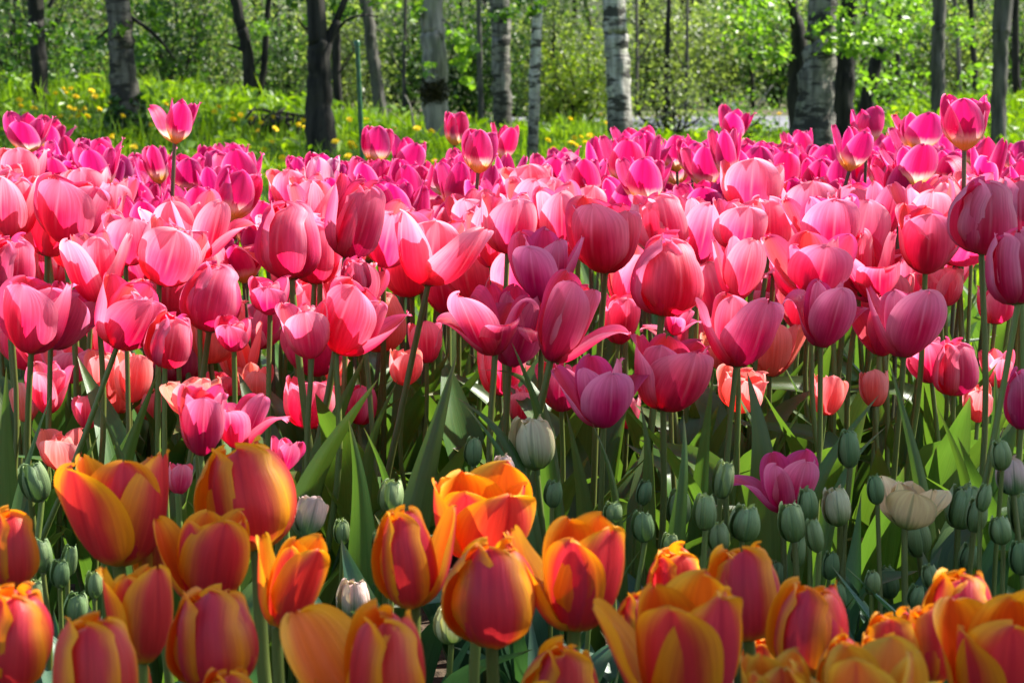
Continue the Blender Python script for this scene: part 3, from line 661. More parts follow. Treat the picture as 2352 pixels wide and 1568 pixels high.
def petal_grid(shape, seed):
    g = random.Random(hash((shape, seed)) % 9999 if False else sum(map(ord, shape)) * 31 + seed)
    th = THETA[shape]; W0 = WID[shape] * g.uniform(.92, 1.08)
    ts = np.linspace(0, 1, 200); ang = np.radians(np.interp(ts, [a for a, _ in th], [b for _, b in th]) + g.uniform(-4, 4) * ts)
    ang = np.convolve(np.pad(ang, 12, mode='edge'), np.ones(25) / 25, 'valid')
    rr = .028 + np.concatenate([[0], np.cumsum(np.cos(ang[:-1]))]) / 199
    zz = np.concatenate([[0], np.cumsum(np.sin(ang[:-1]))]) / 199
    vs = 1 - (1 - np.linspace(0, 1, NV)) ** 1.9; us = np.linspace(-1, 1, NU)
    P = np.zeros((NV, NU, 3)); UV = np.zeros((NV, NU, 2))
    flat_ = {'closed': 1.02, 'egg': 1.0, 'bud': 1.0, 'half': 1.12, 'slim': 1.05}.get(shape, 1.35)
    ph1, ph2, ph3 = [g.uniform(0, 6.28) for _ in range(3)]; rip = {'flare': .030, 'curl': .028, 'open': .034, 'flat': .03, 'half': .022}.get(shape, .011) * g.uniform(.6, 1.4)
    skew = g.uniform(-.06, .06); notch = g.uniform(-.03, .05)
    for j, v in enumerate(vs):
        r0, z0, a0 = [np.interp(v, ts, q) for q in (rr, zz, ang)]
        c0, pw = (.40, 1.9) if 'slim' in shape else (.52, 2.5)
        kt = max(0, (v - c0) / (1 - c0))
        tight = shape in ('closed', 'egg', 'bud')
        Wv = W0 * (.26 + .74 * math.sin(math.pi / 2 * min(1, v / .46))) * max(0, 1 - kt ** pw) ** .52
        if tight: Wv = min(Wv, max(r0 * 1.06, .235 if v > .3 else .06))
        rc = max(r0 * flat_, .10 + .12 * v)
        nr, nz = math.sin(a0), -math.cos(a0)          # outward normal of the midline
        tr, tz = math.cos(a0), math.sin(a0)
        for i, u in enumerate(us):
            s = u * Wv; lat = rc * math.sin(min(s / rc, 1.5) if s > 0 else max(s / rc, -1.5)); dep = rc * (1 - math.cos(max(-1.5, min(1.5, s / rc))))
            rib = -.010 * math.exp(-(u / .10) ** 2) * math.sin(math.pi * min(1, v * 1.0)) + .006 * math.exp(-((abs(u) - .25) / .12) ** 2)
            wav = rip * (abs(u) ** 2) * math.sin(7 * v + ph1 + u * 2) * v + .007 * math.sin(5 * u + ph2 + 3 * v) * v + .4 * rip * math.sin(13 * v + ph3) * abs(u) ** 3 * v
            nd = -dep + rib + wav + (.068 if tight else .040) * u * min(1, v * 3)
            tipv = -notch * math.exp(-(u / .35) ** 2) * (v ** 6) + .012 * math.sin(9 * u + ph3) * v ** 8
            x_ = r0 + nr * nd + tr * tipv; z_ = z0 + nz * nd + tz * tipv
            P[j, i] = (x_, lat + skew * v * v * .5, z_); UV[j, i] = ((u + 1) / 2, v)
    return P, UV
PG = {}
def pgrid(shape, seed):
    if (shape, seed) not in PG: PG[(shape, seed)] = petal_grid(shape, seed)
    return PG[(shape, seed)]
PM = {}
def petal_mesh(shape, seed, mat):
    k = (shape, seed, mat)
    if k not in PM:
        P, UV = pgrid(shape, seed); m = MB(); m.grid(P, UV)
        me = m.mesh('petal', M[mat])
        PM[k] = me
    return PM[k]
def pistil_mesh():
    m = MB(); m.tube([(0, 0, -.01), (0, 0, .02), (0, 0, .06)], [.035, .05, .03], 10)
    m.tube([(0, 0, .03), (0, 0, .15), (0, 0, .24), (0, 0, .27)], [.03, .034, .03, .045], 8)
    for k in range(6):
        a = k * math.pi / 3; c, s_ = math.cos(a), math.sin(a)
        m.tube([(.03 * c, .03 * s_, .02), (.07 * c, .07 * s_, .12), (.08 * c, .08 * s_, .16), (.085 * c, .085 * s_, .26)], [.008, .008, .018, .014], 5)
    return m.mesh('bloom', M['pistil'])
PIST = pistil_mesh()
FORMS = {'egg': ('egg', 'closed'), 'closed': ('closed', 'closed'), 'cup': ('half', 'closed'), 'bowl': ('half', 'half'), 'open': ('open', 'half'), 'wide': ('flare', 'open'), 'floppy': ('curl', 'flare'),
         'mcup': ('slim', 'slim'), 'mopen': ('slimo', 'slim'), 'mwide': ('slimf', 'slimo'), 'bud': ('bud', 'bud')}
def smooth_poly(pts, n):
    p = np.array([list(q) for q in pts], float); d = np.concatenate([[0], np.cumsum(np.linalg.norm(np.diff(p, axis=0), axis=1))]); t = np.linspace(0, d[-1], n)
    q = np.stack([np.interp(t, d, p[:, i]) for i in range(3)], 1)
    for _ in range(14): q[1:-1] = .25 * q[:-2] + .5 * q[1:-1] + .25 * q[2:]
    return q
def strap_leaf(pts, wid, fold=.25, twist=0.0, side=None, n=16, nu=5, poly=False):
    """tulip leaf along a curve: broad, folded on its keel, pointed"""
    q = smooth_poly(pts, n) if poly else bez(pts, n); t = np.gradient(q, axis=0); t /= np.linalg.norm(t, axis=1)[:, None] + 1e-9
    s0 = np.array(side if side is not None else (0, 1., 0)); P = np.zeros((n, nu, 3))
    for j in range(n):
        v = j / (n - 1); s = s0 - t[j] * s0.dot(t[j]); s /= np.linalg.norm(s) + 1e-9; nn = np.cross(t[j], s)
        a = twist * v; s, nn = s * math.cos(a) + nn * math.sin(a), nn * math.cos(a) - s * math.sin(a)
        wv = wid * .5 * max(.0, (.42 + .58 * math.sin(math.pi * min(1, .12 + v * .80)) ** 1.0) * min(1, (1 - v) * 2.6) ** .75)
        for i, u in enumerate(np.linspace(-1, 1, nu)):
            P[j, i] = q[j] + s * u * wv + nn * (abs(u) ** 1.4) * wv * fold * 2 * (1 - .5 * v)
    return P
LEAFM = {}
def leaf_mesh(i, mat):
    k = (i, mat)
    if k not in LEAFM:
        g = random.Random(500 + i)
        lean = g.uniform(.12, .5); arch = [0, .05, .12, .3, .0, .2][i % 6]
        pts = [(0.01, 0, 0), (lean * .25, 0, .34), (lean * .6, g.uniform(-.05, .05), .68), (lean + arch, g.uniform(-.08, .08), 1 - arch * .9)]
        m = MB(); m.grid(strap_leaf(pts, g.uniform(.11, .19), g.uniform(.15, .5), g.uniform(-.9, .9)))
        LEAFM[k] = m.mesh('leaf', M[mat])
    return LEAFM[k]

KIND = {  # name, nominal head height, depth range, default petal material, stem radius, stem material, leaf material, leaf length factor
    'O': ('orange_tulip', .070, (.92, 1.5), 'orange', .0044, 'stem', 'leaf_blue', .75),
    'P': ('pink_tulip', .082, (1.72, 2.95), 'rose', .0035, 'stem', 'leaf', .72),
    'M': ('magenta_tulip', .064, (2.75, 5.2), 'magenta', .0029, 'stem_dark', 'leaf', .62),
    'G': ('tulip_bud', .034, (1.45, 1.8), 'bud', .0026, 'stem', 'leaf_blue', .8)}
TUL = []; SHADE = []; LIT = []
def tulip(kind, cx, yt, yb, wpx, form, Y=None, bx=None, st=None, yaw=None, mat=None, fl=None, sh=None, label=None, leaves=None, tilt=None, double=False, group=None):
    g = random
    name, HN, rng_, dmat, srad, smat, lmat, lf = KIND[kind]; mat = mat or dmat
    hpx = yb - yt; bx = cx if bx is None else bx
    if Y is None: Y = min(rng_[1], max(rng_[0], FPX * HN / hpx))
    B = at(bx, yb, Y); ax = at(bx + (cx - bx) * 1.3, yt, Y) - B
    if tilt is not None: ax = Vector((math.sin(tilt), 0, math.cos(tilt)))
    ax.y = g.uniform(-.012, .012) * 1.0; axn = ax.normalized()
    H = math.hypot(hpx, (cx - bx) * 1.3) * Y / FPX; Wd = wpx * Y / FPX
    yaw = -90 + g.uniform(-22, 22) if yaw is None else yaw
    so, si = FORMS[form]; plan = []
    for k in range(3):
        s = (fl or {}).get(k, so); plan.append((s, g.randrange(5), yaw + 120 * k, 1.0))
    for k in range(3):
        s = (fl or {}).get(k + 3, si); plan.append((s, g.randrange(5), yaw + 60 + 120 * k, .86))
    if double:
        for k in range(6): plan.append((si, g.randrange(5), yaw + 30 + 60 * k + g.uniform(-9, 9), g.uniform(.7, .92)))
    # measure the bloom at unit length
    xs_, zs_ = [], []
    for s, sd, a, k in plan:
        P_ = pgrid(s, sd)[0].reshape(-1, 3) * k; ca, sa = math.cos(R(a)), math.sin(R(a))
        xs_.append(P_[:, 0] * ca - P_[:, 1] * sa); zs_.append(P_[:, 2])
    W1 = np.concatenate(xs_).ptp() if hasattr(np.ndarray, 'ptp') else np.ptp(np.concatenate(xs_)); H1 = max(z.max() for z in zs_)
    sz = H / H1; sx = min(max(Wd / W1, sz * .72), sz * 1.4)
    if st is not None:
        Q = at(st[0], st[1], Y); G = B + (Q - B) * (B.z / max(.02, B.z - Q.z))
        if abs(G.x - B.x) > .16: G.x = B.x + math.copysign(.16, G.x - B.x)
        G.z = 0
    else:
        G = Vector((B.x - axn.x * .06 + g.uniform(-.025, .025), B.y + g.uniform(-.03, .03), 0))
    root = empty(name, G, label, 'tulip', group); root['_k'] = kind
    # stem
    b = B - G; d = b.length
    ctrl = [Vector((0, 0, -.02)), b * .33 + Vector((g.uniform(-.01, .01), g.uniform(-.01, .01), 0)), b * .7 + Vector((g.uniform(-.006, .006), 0, 0)), b - axn * .004, b + axn * .002]
    q = bez(ctrl, 14); m = MB(); sp_ = np.linspace(srad * 1.15, srad * .88, 14); sp_[-3:] *= np.array([1.06, 1.3, 1.5]); m.tube(q, sp_ * min(1.15, max(.8, H / HN)), 8); m.build('stem', M[smat], root)
    # bloom
    bl = obj('bloom', PIST, root); bl.location = b
    bl.rotation_euler = Vector((0, 0, 1)).rotation_difference(axn).to_euler(); bl.scale = (sx, sx, sz)
    for s, sd, a, k in plan:
        p = obj('petal', petal_mesh(s, sd, mat), bl)
        k *= g.uniform(.97, 1.03); p.scale = (k, k, k if k > .95 or k < .8 else k * 1.10)
        tj = 1.2 if s in ('egg', 'closed', 'bud') else 3.2; p.rotation_euler = (R(g.uniform(-tj, tj)), R(g.uniform(-tj, tj)), R(a + g.uniform(-5, 5)))
    # leaves
    nl = leaves if leaves is not None else g.choice([2, 2, 3])
    for k in range(nl):
        l = obj('leaf', leaf_mesh(g.randrange(12), lmat), root); s = B.z * lf * g.uniform(.72, 1.1)
        l.scale = (s * g.uniform(.9, 1.2), s * g.uniform(.8, 1.25), s); l.rotation_euler = (R(g.uniform(-6, 6)), R(g.uniform(-4, 6)), g.uniform(0, 2 * math.pi)); l.location = (0, 0, g.uniform(0, .03))
    C_ = B + axn * H * .55
    if sh is True: SHADE.append((C_, max(H, Wd)))
    elif sh is False: LIT.append((C_, max(H, Wd)))
    TUL.append((root, kind, form, C_, mat))
    return root

T_ = True; F_ = False
# --- foreground orange tulips: cx, top, base, width, form
O = [
 dict(a=(275, 1025, 1300, 255, 'bowl'), yaw=-125, fl={0: 'open', 2: 'curl'}, bx=275, sh=T_, label='large open orange tulip with a flaring twisted petal'),
 dict(a=(555, 1005, 1262, 246, 'egg'), bx=590, yaw=-86, sh=T_, label='tallest egg shaped orange tulip among the orange ones'),
 dict(a=(22, 1158, 1345, 140, 'egg'), bx=30, yaw=-70, sh=F_, mat='orange_red', label='sunlit red orange tulip cut by the frame, upper of two'),
 dict(a=(38, 1320, 1570, 195, 'egg'), bx=20, yaw=-78, sh=F_, mat='orange_red', label='sunlit red orange tulip cut by the frame, lower of two'),
 dict(a=(488, 1165, 1392, 212, 'bowl'), bx=475, yaw=-66, fl={2: 'open'}, sh=T_, label='orange tulip with a red flame under the tallest one'),
 dict(a=(690, 1224, 1442, 165, 'bowl'), bx=640, yaw=-60, fl={2: 'open'}, sh=F_, label='sunlit orange tulip leaning away from the shaded cluster'),
 dict(a=(308, 1288, 1525, 155, 'bowl'), bx=325, yaw=-45, sh=T_, label='narrow shaded orange tulip below the twisted petal one'),
 dict(a=(488, 1330, 1585, 214, 'egg'), bx=500, yaw=-92, sh=T_, mat='orange_red', label='dark red shaded tulip with thin yellow rims'),
 dict(a=(206, 1398, 1650, 222, 'cup'), bx=215, yaw=-30, sh=T_, mat='orange_red', label='shaded dusky red tulip with yellow stripe at the frame foot'),
 dict(a=(520, 1515, 1745, 165, 'cup'), bx=520, yaw=-70, sh=T_, Y=1.02, mat='orange_red', label='dim orange tulip mostly cut off below the dark red one'),
 dict(a=(925, 1150, 1395, 212, 'egg'), bx=950, yaw=-100, fl={1: 'open'}, sh=T_, label='plump shaded orange tulip below the cream buds'),
 dict(a=(1110, 1076, 1285, 230, 'bowl'), bx=1105, yaw=-60, sh=F_, label='bright orange tulip standing highest in the middle'),
 dict(a=(1132, 1225, 1482, 212, 'egg'), bx=1130, yaw=-84, sh=T_, label='round red and yellow tulip with a visible thick stem'),
 dict(a=(1338, 1174, 1447, 262, 'bowl'), bx=1320, yaw=-55, fl={2: 'open'}, sh=F_, label='glowing orange tulip with a narrow outward petal'),
 dict(a=(878, 1365, 1670, 345, 'egg'), bx=885, yaw=-78, sh=T_, Y=1.02, mat='orange_red', fl={2: 'open'}, label='biggest smooth orange tulip at the frame foot with a loose petal'),
 dict(a=(1295, 1454, 1680, 220, 'egg'), bx=1290, yaw=-92, sh=T_, Y=1.08, label='orange tulip half cut off under the glowing one'),
 dict(a=(1548, 1244, 1400, 142, 'cup'), bx=1545, yaw=-70, sh=F_, label='small sunlit orange tulip tucked behind the wide open one'),
 dict(a=(1705, 1234, 1470, 205, 'cup'), bx=1720, yaw=-100, fl={0: 'closed'}, sh=T_, label='orange tulip with a clear red crown beside green buds'),
 dict(a=(1570, 1300, 1660, 330, 'bowl'), bx=1570, yaw=-48, fl={2: 'open'}, sh=T_, Y=1.0, label='huge open orange tulip with a cut yellow petal'),
 dict(a=(1872, 1324, 1550, 188, 'cup'), bx=1850, yaw=-128, sh=T_, mat='orange_red', label='leaning striped red and yellow tulip under the buds'),
 dict(a=(2205, 1300, 1500, 212, 'egg'), bx=2210, yaw=-100, sh=F_, label='orange tulip with a bright red tip behind the big edge one'),
 dict(a=(2300, 1352, 1670, 262, 'bowl'), bx=2300, yaw=-100, sh=T_, Y=1.02, label='big orange tulip cut by the frame with rosy sides'),
 dict(a=(2050, 1388, 1560, 140, 'cup'), bx=2060, yaw=-100, sh=F_, label='sunlit orange tulip of a close pair, inner one'),
 dict(a=(2140, 1378, 1570, 120, 'cup'), bx=2140, yaw=-70, sh=F_, mat='orange_red', label='sunlit rosy orange tulip of a close pair, outer one'),
 dict(a=(1935, 1440, 1620, 118, 'egg'), bx=1940, yaw=-100, sh=F_, label='small bright yellow orange tulip low before the pair'),
 dict(a=(2030, 1448, 1620, 120, 'cup'), bx=2030, yaw=-80, sh=F_, label='small orange tulip squeezed under the sunlit pair'),
 dict(a=(1775, 1478, 1740, 165, 'bowl'), bx=1790, yaw=-80, sh=T_, Y=.90, mat='yellow', label='blurred yellow tulip bloom closest to the lens'),
 dict(a=(2000, 1478, 1760, 340, 'open'), bx=2000, yaw=-60, sh=T_, Y=.88, mat='yellow', label='wide blurred yellow orange tulip at the frame foot'),
 dict(a=(1462, 1350, 1480, 90, 'egg'), bx=1462, sh=T_, label='half hidden orange tulip behind the cut yellow petal'),
 dict(a=(318, 1500, 1650, 60, 'egg'), bx=318, sh=F_, Y=1.3, mat='orange_red', label='sliver of a sunlit rosy tulip beside the dusky one'),
 dict(a=(1220, 1552, 1740, 170, 'cup'), bx=1220, sh=T_, Y=1.0, label='orange tulip tip barely rising at the frame foot, middle'),
 dict(a=(705, 1545, 1740, 130, 'cup'), bx=705, sh=T_, Y=1.02, label='orange tulip tip beside the biggest smooth bloom'),
 dict(a=(360, 1205, 1330, 110, 'cup'), bx=360, sh=T_, mat='yellow', Y=1.35, label='yellowish tulip hidden behind the twisted petal one'),
 dict(a=(1750, 1440, 1560, 90, 'cup'), bx=1750, sh=F_, Y=1.2, label='small orange tulip glimpsed behind the huge open one'),
]
for k, d in enumerate(O):
    a = d.pop('a'); a = list(a); a[3] *= 1.06; a[4] = 'closed' if a[4] == 'cup' else a[4]; d.setdefault('leaves', 3); d.setdefault('Y', float(np.interp(a[2], [1240, 1300, 1400, 1450, 1530, 1590, 1650, 1740], [1.36, 1.31, 1.24, 1.19, 1.13, 1.07, 1.01, .92]))); tulip('O', *a, **d)
# --- pink tulips
P = [
 dict(a=(665, 452, 642, 160, 'egg'), bx=670, yaw=-112, fl={1: 'closed'}, st=(712, 1130), sh=T_, mat='rose', label='tall closed crimson rose tulip on a long curved stem'),
 dict(a=(838, 412, 592, 140, 'closed'), bx=795, yaw=-72, fl={2: 'half'}, st=(728, 1010), sh=T_, mat='rose', label='rose tulip leaning out beside the tall crimson one'),
 dict(a=(1000, 488, 656, 215, 'bowl'), bx=982, yaw=-150, fl={2: 'curl', 1: 'open'}, st=(905, 1060), sh=T_, mat='coral', label='open coral red tulip with a petal rolled outward'),
 dict(a=(1395, 458, 627, 168, 'bowl'), bx=1390, yaw=-120, fl={1: 'half'}, sh=T_, mat='rose', label='deep rose tulip above the pair of open centre ones'),
 dict(a=(1538, 532, 724, 172, 'egg'), bx=1520, yaw=-62, st=(1485, 1150), sh=T_, mat='rose', label='big closed crimson tulip on a straight green stem'),
 dict(a=(1250, 532, 694, 165, 'open'), bx=1250, yaw=-110, sh=T_, mat='cool', label='pale pink cup shaped tulip with folded rim'),
 dict(a=(1322, 636, 830, 200, 'bowl'), bx=1265, yaw=-118, fl={1: 'flare'}, st=(1235, 965), sh=T_, mat='rose', label='open rose tulip with a petal drooping sideways'),
 dict(a=(1372, 818, 980, 222, 'open'), bx=1385, Y=1.8, yaw=-70, fl={0: 'open', 1: 'flare'}, sh=T_, mat='cool', label='low open pink tulip above the white green bud'),
 dict(a=(1545, 768, 942, 182, 'bowl'), bx=1525, yaw=-65, sh=T_, mat='rose', label='rose tulip crossed by a straight green stem'),
 dict(a=(1698, 680, 843, 200, 'open'), bx=1690, yaw=-60, sh=T_, mat='rose', label='broad rose tulip above the peach coloured ones'),
 dict(a=(1895, 648, 798, 190, 'open'), bx=1885, yaw=-80, fl={1: 'flare', 2: 'curl'}, sh=T_, mat='cool', label='violet pink tulip with wavy petals spread wide'),
 dict(a=(2082, 660, 822, 185, 'open'), bx=2075, yaw=-75, fl={1: 'open'}, sh=T_, mat='cool', label='dusky violet pink tulip with a pointed side petal'),
 dict(a=(2130, 473, 628, 180, 'bowl'), bx=2125, yaw=-95, fl={1: 'open'}, sh=T_, mat='rose', label='pink tulip with paler stripes above two joined stems'),
 dict(a=(2262, 412, 583, 146, 'egg'), bx=2255, yaw=-90, st=(2250, 1050), sh=T_, Y=1.78, mat='cool', label='tall dusky purple pink tulip on a bare stem'),
 dict(a=(2345, 398, 572, 140, 'egg'), bx=2345, sh=T_, Y=1.9, mat='cool', label='purple pink tulip cut by the frame behind the dusky one'),
 dict(a=(2330, 522, 700, 128, 'closed'), bx=2335, st=(2290, 980), sh=T_, Y=1.7, mat='cool', label='purple shaded tulip below the cut purple one'),
 dict(a=(1868, 540, 676, 196, 'open'), bx=1868, yaw=-88, fl={2: 'open'}, sh=T_, mat='rose', label='wide rose tulip under the half shaded round one'),
 dict(a=(1898, 450, 588, 180, 'open'), bx=1898, sh=T_, Y=2.35, mat='cool', label='half shaded round pink tulip with sunlit rim'),
 dict(a=(1985, 520, 668, 100, 'closed'), bx=1975, fl={1: 'flare'}, sh=F_, Y=2.4, mat='coral', label='pink tulip with a broad petal folded down'),
 dict(a=(1700, 458, 575, 120, 'cup'), bx=1690, sh=F_, mat='coral', label='sunlit coral pair member, front one below the tall pale tulip'),
 dict(a=(1738, 366, 494, 130, 'cup'), bx=1725, yaw=-100, sh=F_, mat='coral', label='tall sunlit coral tulip rising among magenta ones'),
 dict(a=(1705, 548, 690, 150, 'open'), bx=1690, fl={1: 'flare'}, sh=F_, mat='coral', label='coral tulip opened flat beside the big crimson one'),
 dict(a=(1215, 378, 480, 130, 'bowl'), bx=1220, sh=F_, mat='coral', label='sunlit double looking coral tulip under the slim pale birch'),
 dict(a=(1165, 442, 582, 120, 'cup'), bx=1165, sh=F_, mat='coral', label='sunlit plain coral tulip below the double looking one'),
 dict(a=(1110, 640, 815, 205, 'floppy'), bx=1135, yaw=-120, fl={0: 'open', 4: 'flare'}, sh=T_, Y=1.95, mat='rose', label='loose floppy pink tulip with hanging petals'),
 dict(a=(1195, 660, 840, 110, 'open'), bx=1170, fl={0: 'curl'}, sh=T_, Y=2.02, mat='cool', label='pink tulip merged behind the floppy one'),
 dict(a=(828, 656, 812, 205, 'bowl'), bx=775, yaw=-105, fl={1: 'open'}, sh=F_, mat='rose', label='wide pink tulip leaning across two long stems'),
 dict(a=(495, 598, 762, 148, 'egg'), bx=480, yaw=-88, st=(465, 880), sh=F_, mat='rose', label='sunlit closed pink tulip with white edge over peach ones'),
 dict(a=(402, 514, 655, 150, 'cup'), bx=368, yaw=-75, sh=F_, mat='coral', label='plump coral tulip leaning between two magenta stems'),
 dict(a=(215, 535, 694, 165, 'open'), bx=225, yaw=-120, fl={1: 'open'}, sh=F_, mat='coral', label='open coral tulip with a diagonal sunlit petal edge'),
 dict(a=(300, 495, 610, 125, 'cup'), bx=290, sh=F_, mat='coral', label='coral tulip behind the diagonal edged one'),
 dict(a=(172, 408, 560, 160, 'bowl'), bx=150, yaw=-100, sh=F_, mat='rose', label='sunlit pink tulip with a white shoulder'),
 dict(a=(42, 395, 545, 125, 'cup'), bx=30, yaw=-110, sh=F_, mat='coral', label='bright coral tulip cut by the frame, upper'),
 dict(a=(35, 535, 672, 120, 'closed'), bx=20, yaw=-60, sh=F_, mat='rose', label='rose tulip cut by the frame under the coral one'),
 dict(a=(85, 640, 812, 175, 'bowl'), bx=72, yaw=-110, sh=F_, Y=1.95, mat='cool', label='big pale pink tulip of many petals on twin stems'),
 dict(a=(175, 668, 800, 130, 'open'), bx=120, fl={0: 'open'}, sh=F_, Y=2.02, mat='cool', label='pale pink tulip joined behind the big pale one'),
 dict(a=(312, 650, 797, 158, 'cup'), bx=268, yaw=-60, st=(215, 900), sh=F_, mat='rose', label='pink tulip on a dark bent stem'),
 dict(a=(400, 712, 843, 145, 'closed'), bx=380, yaw=-80, sh=F_, mat='rose', label='pink tulip hanging low beside the bent stem'),
 dict(a=(52, 338, 450, 110, 'cup'), bx=50, sh=F_, mat='coral', Y=2.8, label='pale sunlit pink tulip behind the frame edge coral ones'),
 dict(a=(200, 385, 480, 125, 'cup'), bx=210, sh=F_, mat='coral', Y=2.7, label='sunlit pink tulip peeping over the white shouldered one'),
 dict(a=(465, 882, 1045, 106, 'half' if False else 'bowl'), bx=462, yaw=-80, sh=F_, Y=1.62, mat='rose', label='low pink tulip touching the tallest orange one'),
 dict(a=(442, 868, 960, 140, 'open'), bx=450, sh=F_, Y=1.8, mat='peach', label='sunlit peach tulip behind the low pink one'),
 dict(a=(555, 905, 1030, 110, 'wide'), bx=540, sh=F_, Y=1.7, mat='rose', label='pink tulip with a flat lying petal above the tallest orange one'),
 dict(a=(540, 728, 805, 95, 'cup'), bx=538, sh=F_, mat='rose', label='small rose tulip below the sunlit closed pink one'),
 dict(a=(620, 636, 720, 92, 'cup'), bx=620, sh=T_, mat='rose', label='small crimson tulip tucked under the tall closed crimson one'),
 dict(a=(818, 585, 672, 108, 'closed'), bx=825, sh=F_, mat='rose', label='crimson tulip under the leaning rose one'),
 dict(a=(705, 690, 822, 115, 'cup'), bx=715, sh=F_, mat='coral', label='coral tulip behind the long curved stem'),
 dict(a=(1712, 846, 944, 130, 'bowl'), bx=1695, sh=F_, Y=2.15, mat='peach', label='peach tulip behind the broad dark leaf'),
 dict(a=(1905, 858, 955, 82, 'cup'), bx=1895, fl={1: 'open'}, sh=F_, Y=2.2, mat='peach', label='small peach tulip among stems with pink side petal'),
 dict(a=(2195, 775, 908, 120, 'closed'), bx=2190, sh=T_, Y=2.1, mat='rose', label='low crimson tulip on a thick double stem'),
 dict(a=(2130, 782, 880, 115, 'open'), bx=2140, sh=T_, Y=2.15, mat='cool', label='pink tulip with curled rim behind the low crimson one'),
 dict(a=(2245, 875, 968, 70, 'cup'), bx=2245, sh=F_, Y=2.3, mat='peach', label='peach tulip behind a bare stem'),
 dict(a=(1808, 1032, 1178, 195, 'wide'), bx=1800, yaw=-65, fl={0: 'open', 1: 'open'}, sh=T_, Y=1.72, mat='cool', label='lone violet pink tulip low among green buds'),
 dict(a=(240, 800, 918, 80, 'cup'), bx=240, sh=F_, Y=2.3, mat='peach', label='peach tulip behind the dark bent stem'),
 dict(a=(305, 805, 925, 85, 'cup'), bx=300, sh=F_, Y=2.25, mat='peach', label='peach tulip below the pink one on the bent stem'),
 dict(a=(165, 795, 880, 130, 'open'), bx=160, sh=F_, Y=2.4, mat='coral', label='coral tulip under the pale joined pair'),
 dict(a=(112, 835, 950, 110, 'open'), bx=110, sh=F_, Y=2.2, mat='coral', label='open coral tulip behind slanting leaves'),
 dict(a=(142, 985, 1078, 98, 'cup'), bx=142, sh=F_, Y=2.0, mat='peach', label='lowest pale peach tulip behind the green bud'),
 dict(a=(662, 1006, 1082, 80, 'open'), bx=650, sh=F_, Y=1.7, mat='cool', label='small violet pink tulip peeping past the tallest orange one'),
 dict(a=(712, 868, 985, 120, 'bowl'), bx=705, sh=F_, Y=2.3, mat='coral', label='coral tulip behind big leaves and the curved stem'),
 dict(a=(835, 885, 975, 70, 'closed'), bx=825, sh=T_, Y=2.35, mat='rose', label='rose tulip shadowed behind crossing dark leaves'),
 dict(a=(1192, 878, 965, 62, 'cup'), bx=1192, sh=F_, Y=2.3, mat='coral', label='small coral tulip behind the arching leaf'),
 dict(a=(975, 738, 835, 75, 'cup'), bx=980, sh=F_, Y=2.4, mat='coral', label='coral tulip behind the slanting stem below the rolled petal one'),
 dict(a=(2345, 838, 985, 70, 'egg'), bx=2345, sh=T_, Y=1.75, mat='cool', label='violet pink tulip cut by the frame above the buds'),
 dict(a=(2165, 615, 705, 130, 'bowl'), bx=2170, sh=F_, Y=2.4, mat='coral', label='glowing coral tulip behind two joined stems'),
 dict(a=(2050, 622, 720, 110, 'cup'), bx=2045, sh=F_, Y=2.45, mat='coral', label='glowing coral tulip above the pointed petal one'),
 dict(a=(2292, 660, 745, 110, 'cup'), bx=2285, sh=F_, Y=2.4, mat='coral', label='coral tulip glimpsed behind the purple shaded one'),
 dict(a=(412, 1062, 1135, 58, 'cup'), bx=410, sh=F_, Y=1.66, mat='coral', label='small pink tulip wedged between two orange blooms'),
 dict(a=(1290, 828, 945, 105, 'cup'), bx=1290, sh=T_, Y=2.05, mat='rose', label='crimson tulip behind the low open pink one'),
 dict(a=(1560, 705, 770, 100, 'wide'), bx=1545, sh=T_, Y=2.2, mat='cool', label='flat opened pink tulip behind the straight green stem'),
 dict(a=(665, 385, 480, 85, 'cup'), bx=665, sh=F_, Y=2.75, mat='coral', label='coral tulip over the tall closed crimson one'),
 dict(a=(708, 402, 500, 80, 'cup'), bx=712, sh=F_, Y=2.7, mat='coral', label='coral tulip beside the white flamed one'),
 dict(a=(1430, 672, 790, 90, 'bowl'), bx=1420, sh=T_, Y=2.25, mat='rose', label='rose tulip behind the sideways drooping petal'),
 dict(a=(1262, 410, 500, 85, 'cup'), bx=1255, sh=F_, Y=2.7, mat='coral', label='coral tulip next to the double looking one'),
 dict(a=(2170, 400, 500, 80, 'egg'), bx=2170, sh=F_, Y=2.5, mat='coral', label='flame coral tulip behind the tall dusky purple one'),
 dict(a=(2235, 395, 470, 95, 'cup'), bx=2235, sh=F_, Y=2.6, mat='coral', label='coral tulip crowning over the tall dusky purple one'),
]
for d in P:
    a = list(d.pop('a')); a[3] *= 1.07; d.setdefault('Y', float(np.interp(a[2], [440, 500, 590, 645, 690, 830, 980], [2.85, 2.68, 2.2, 2.08, 2.03, 1.92, 1.84]))); tulip('P', *a, **d)
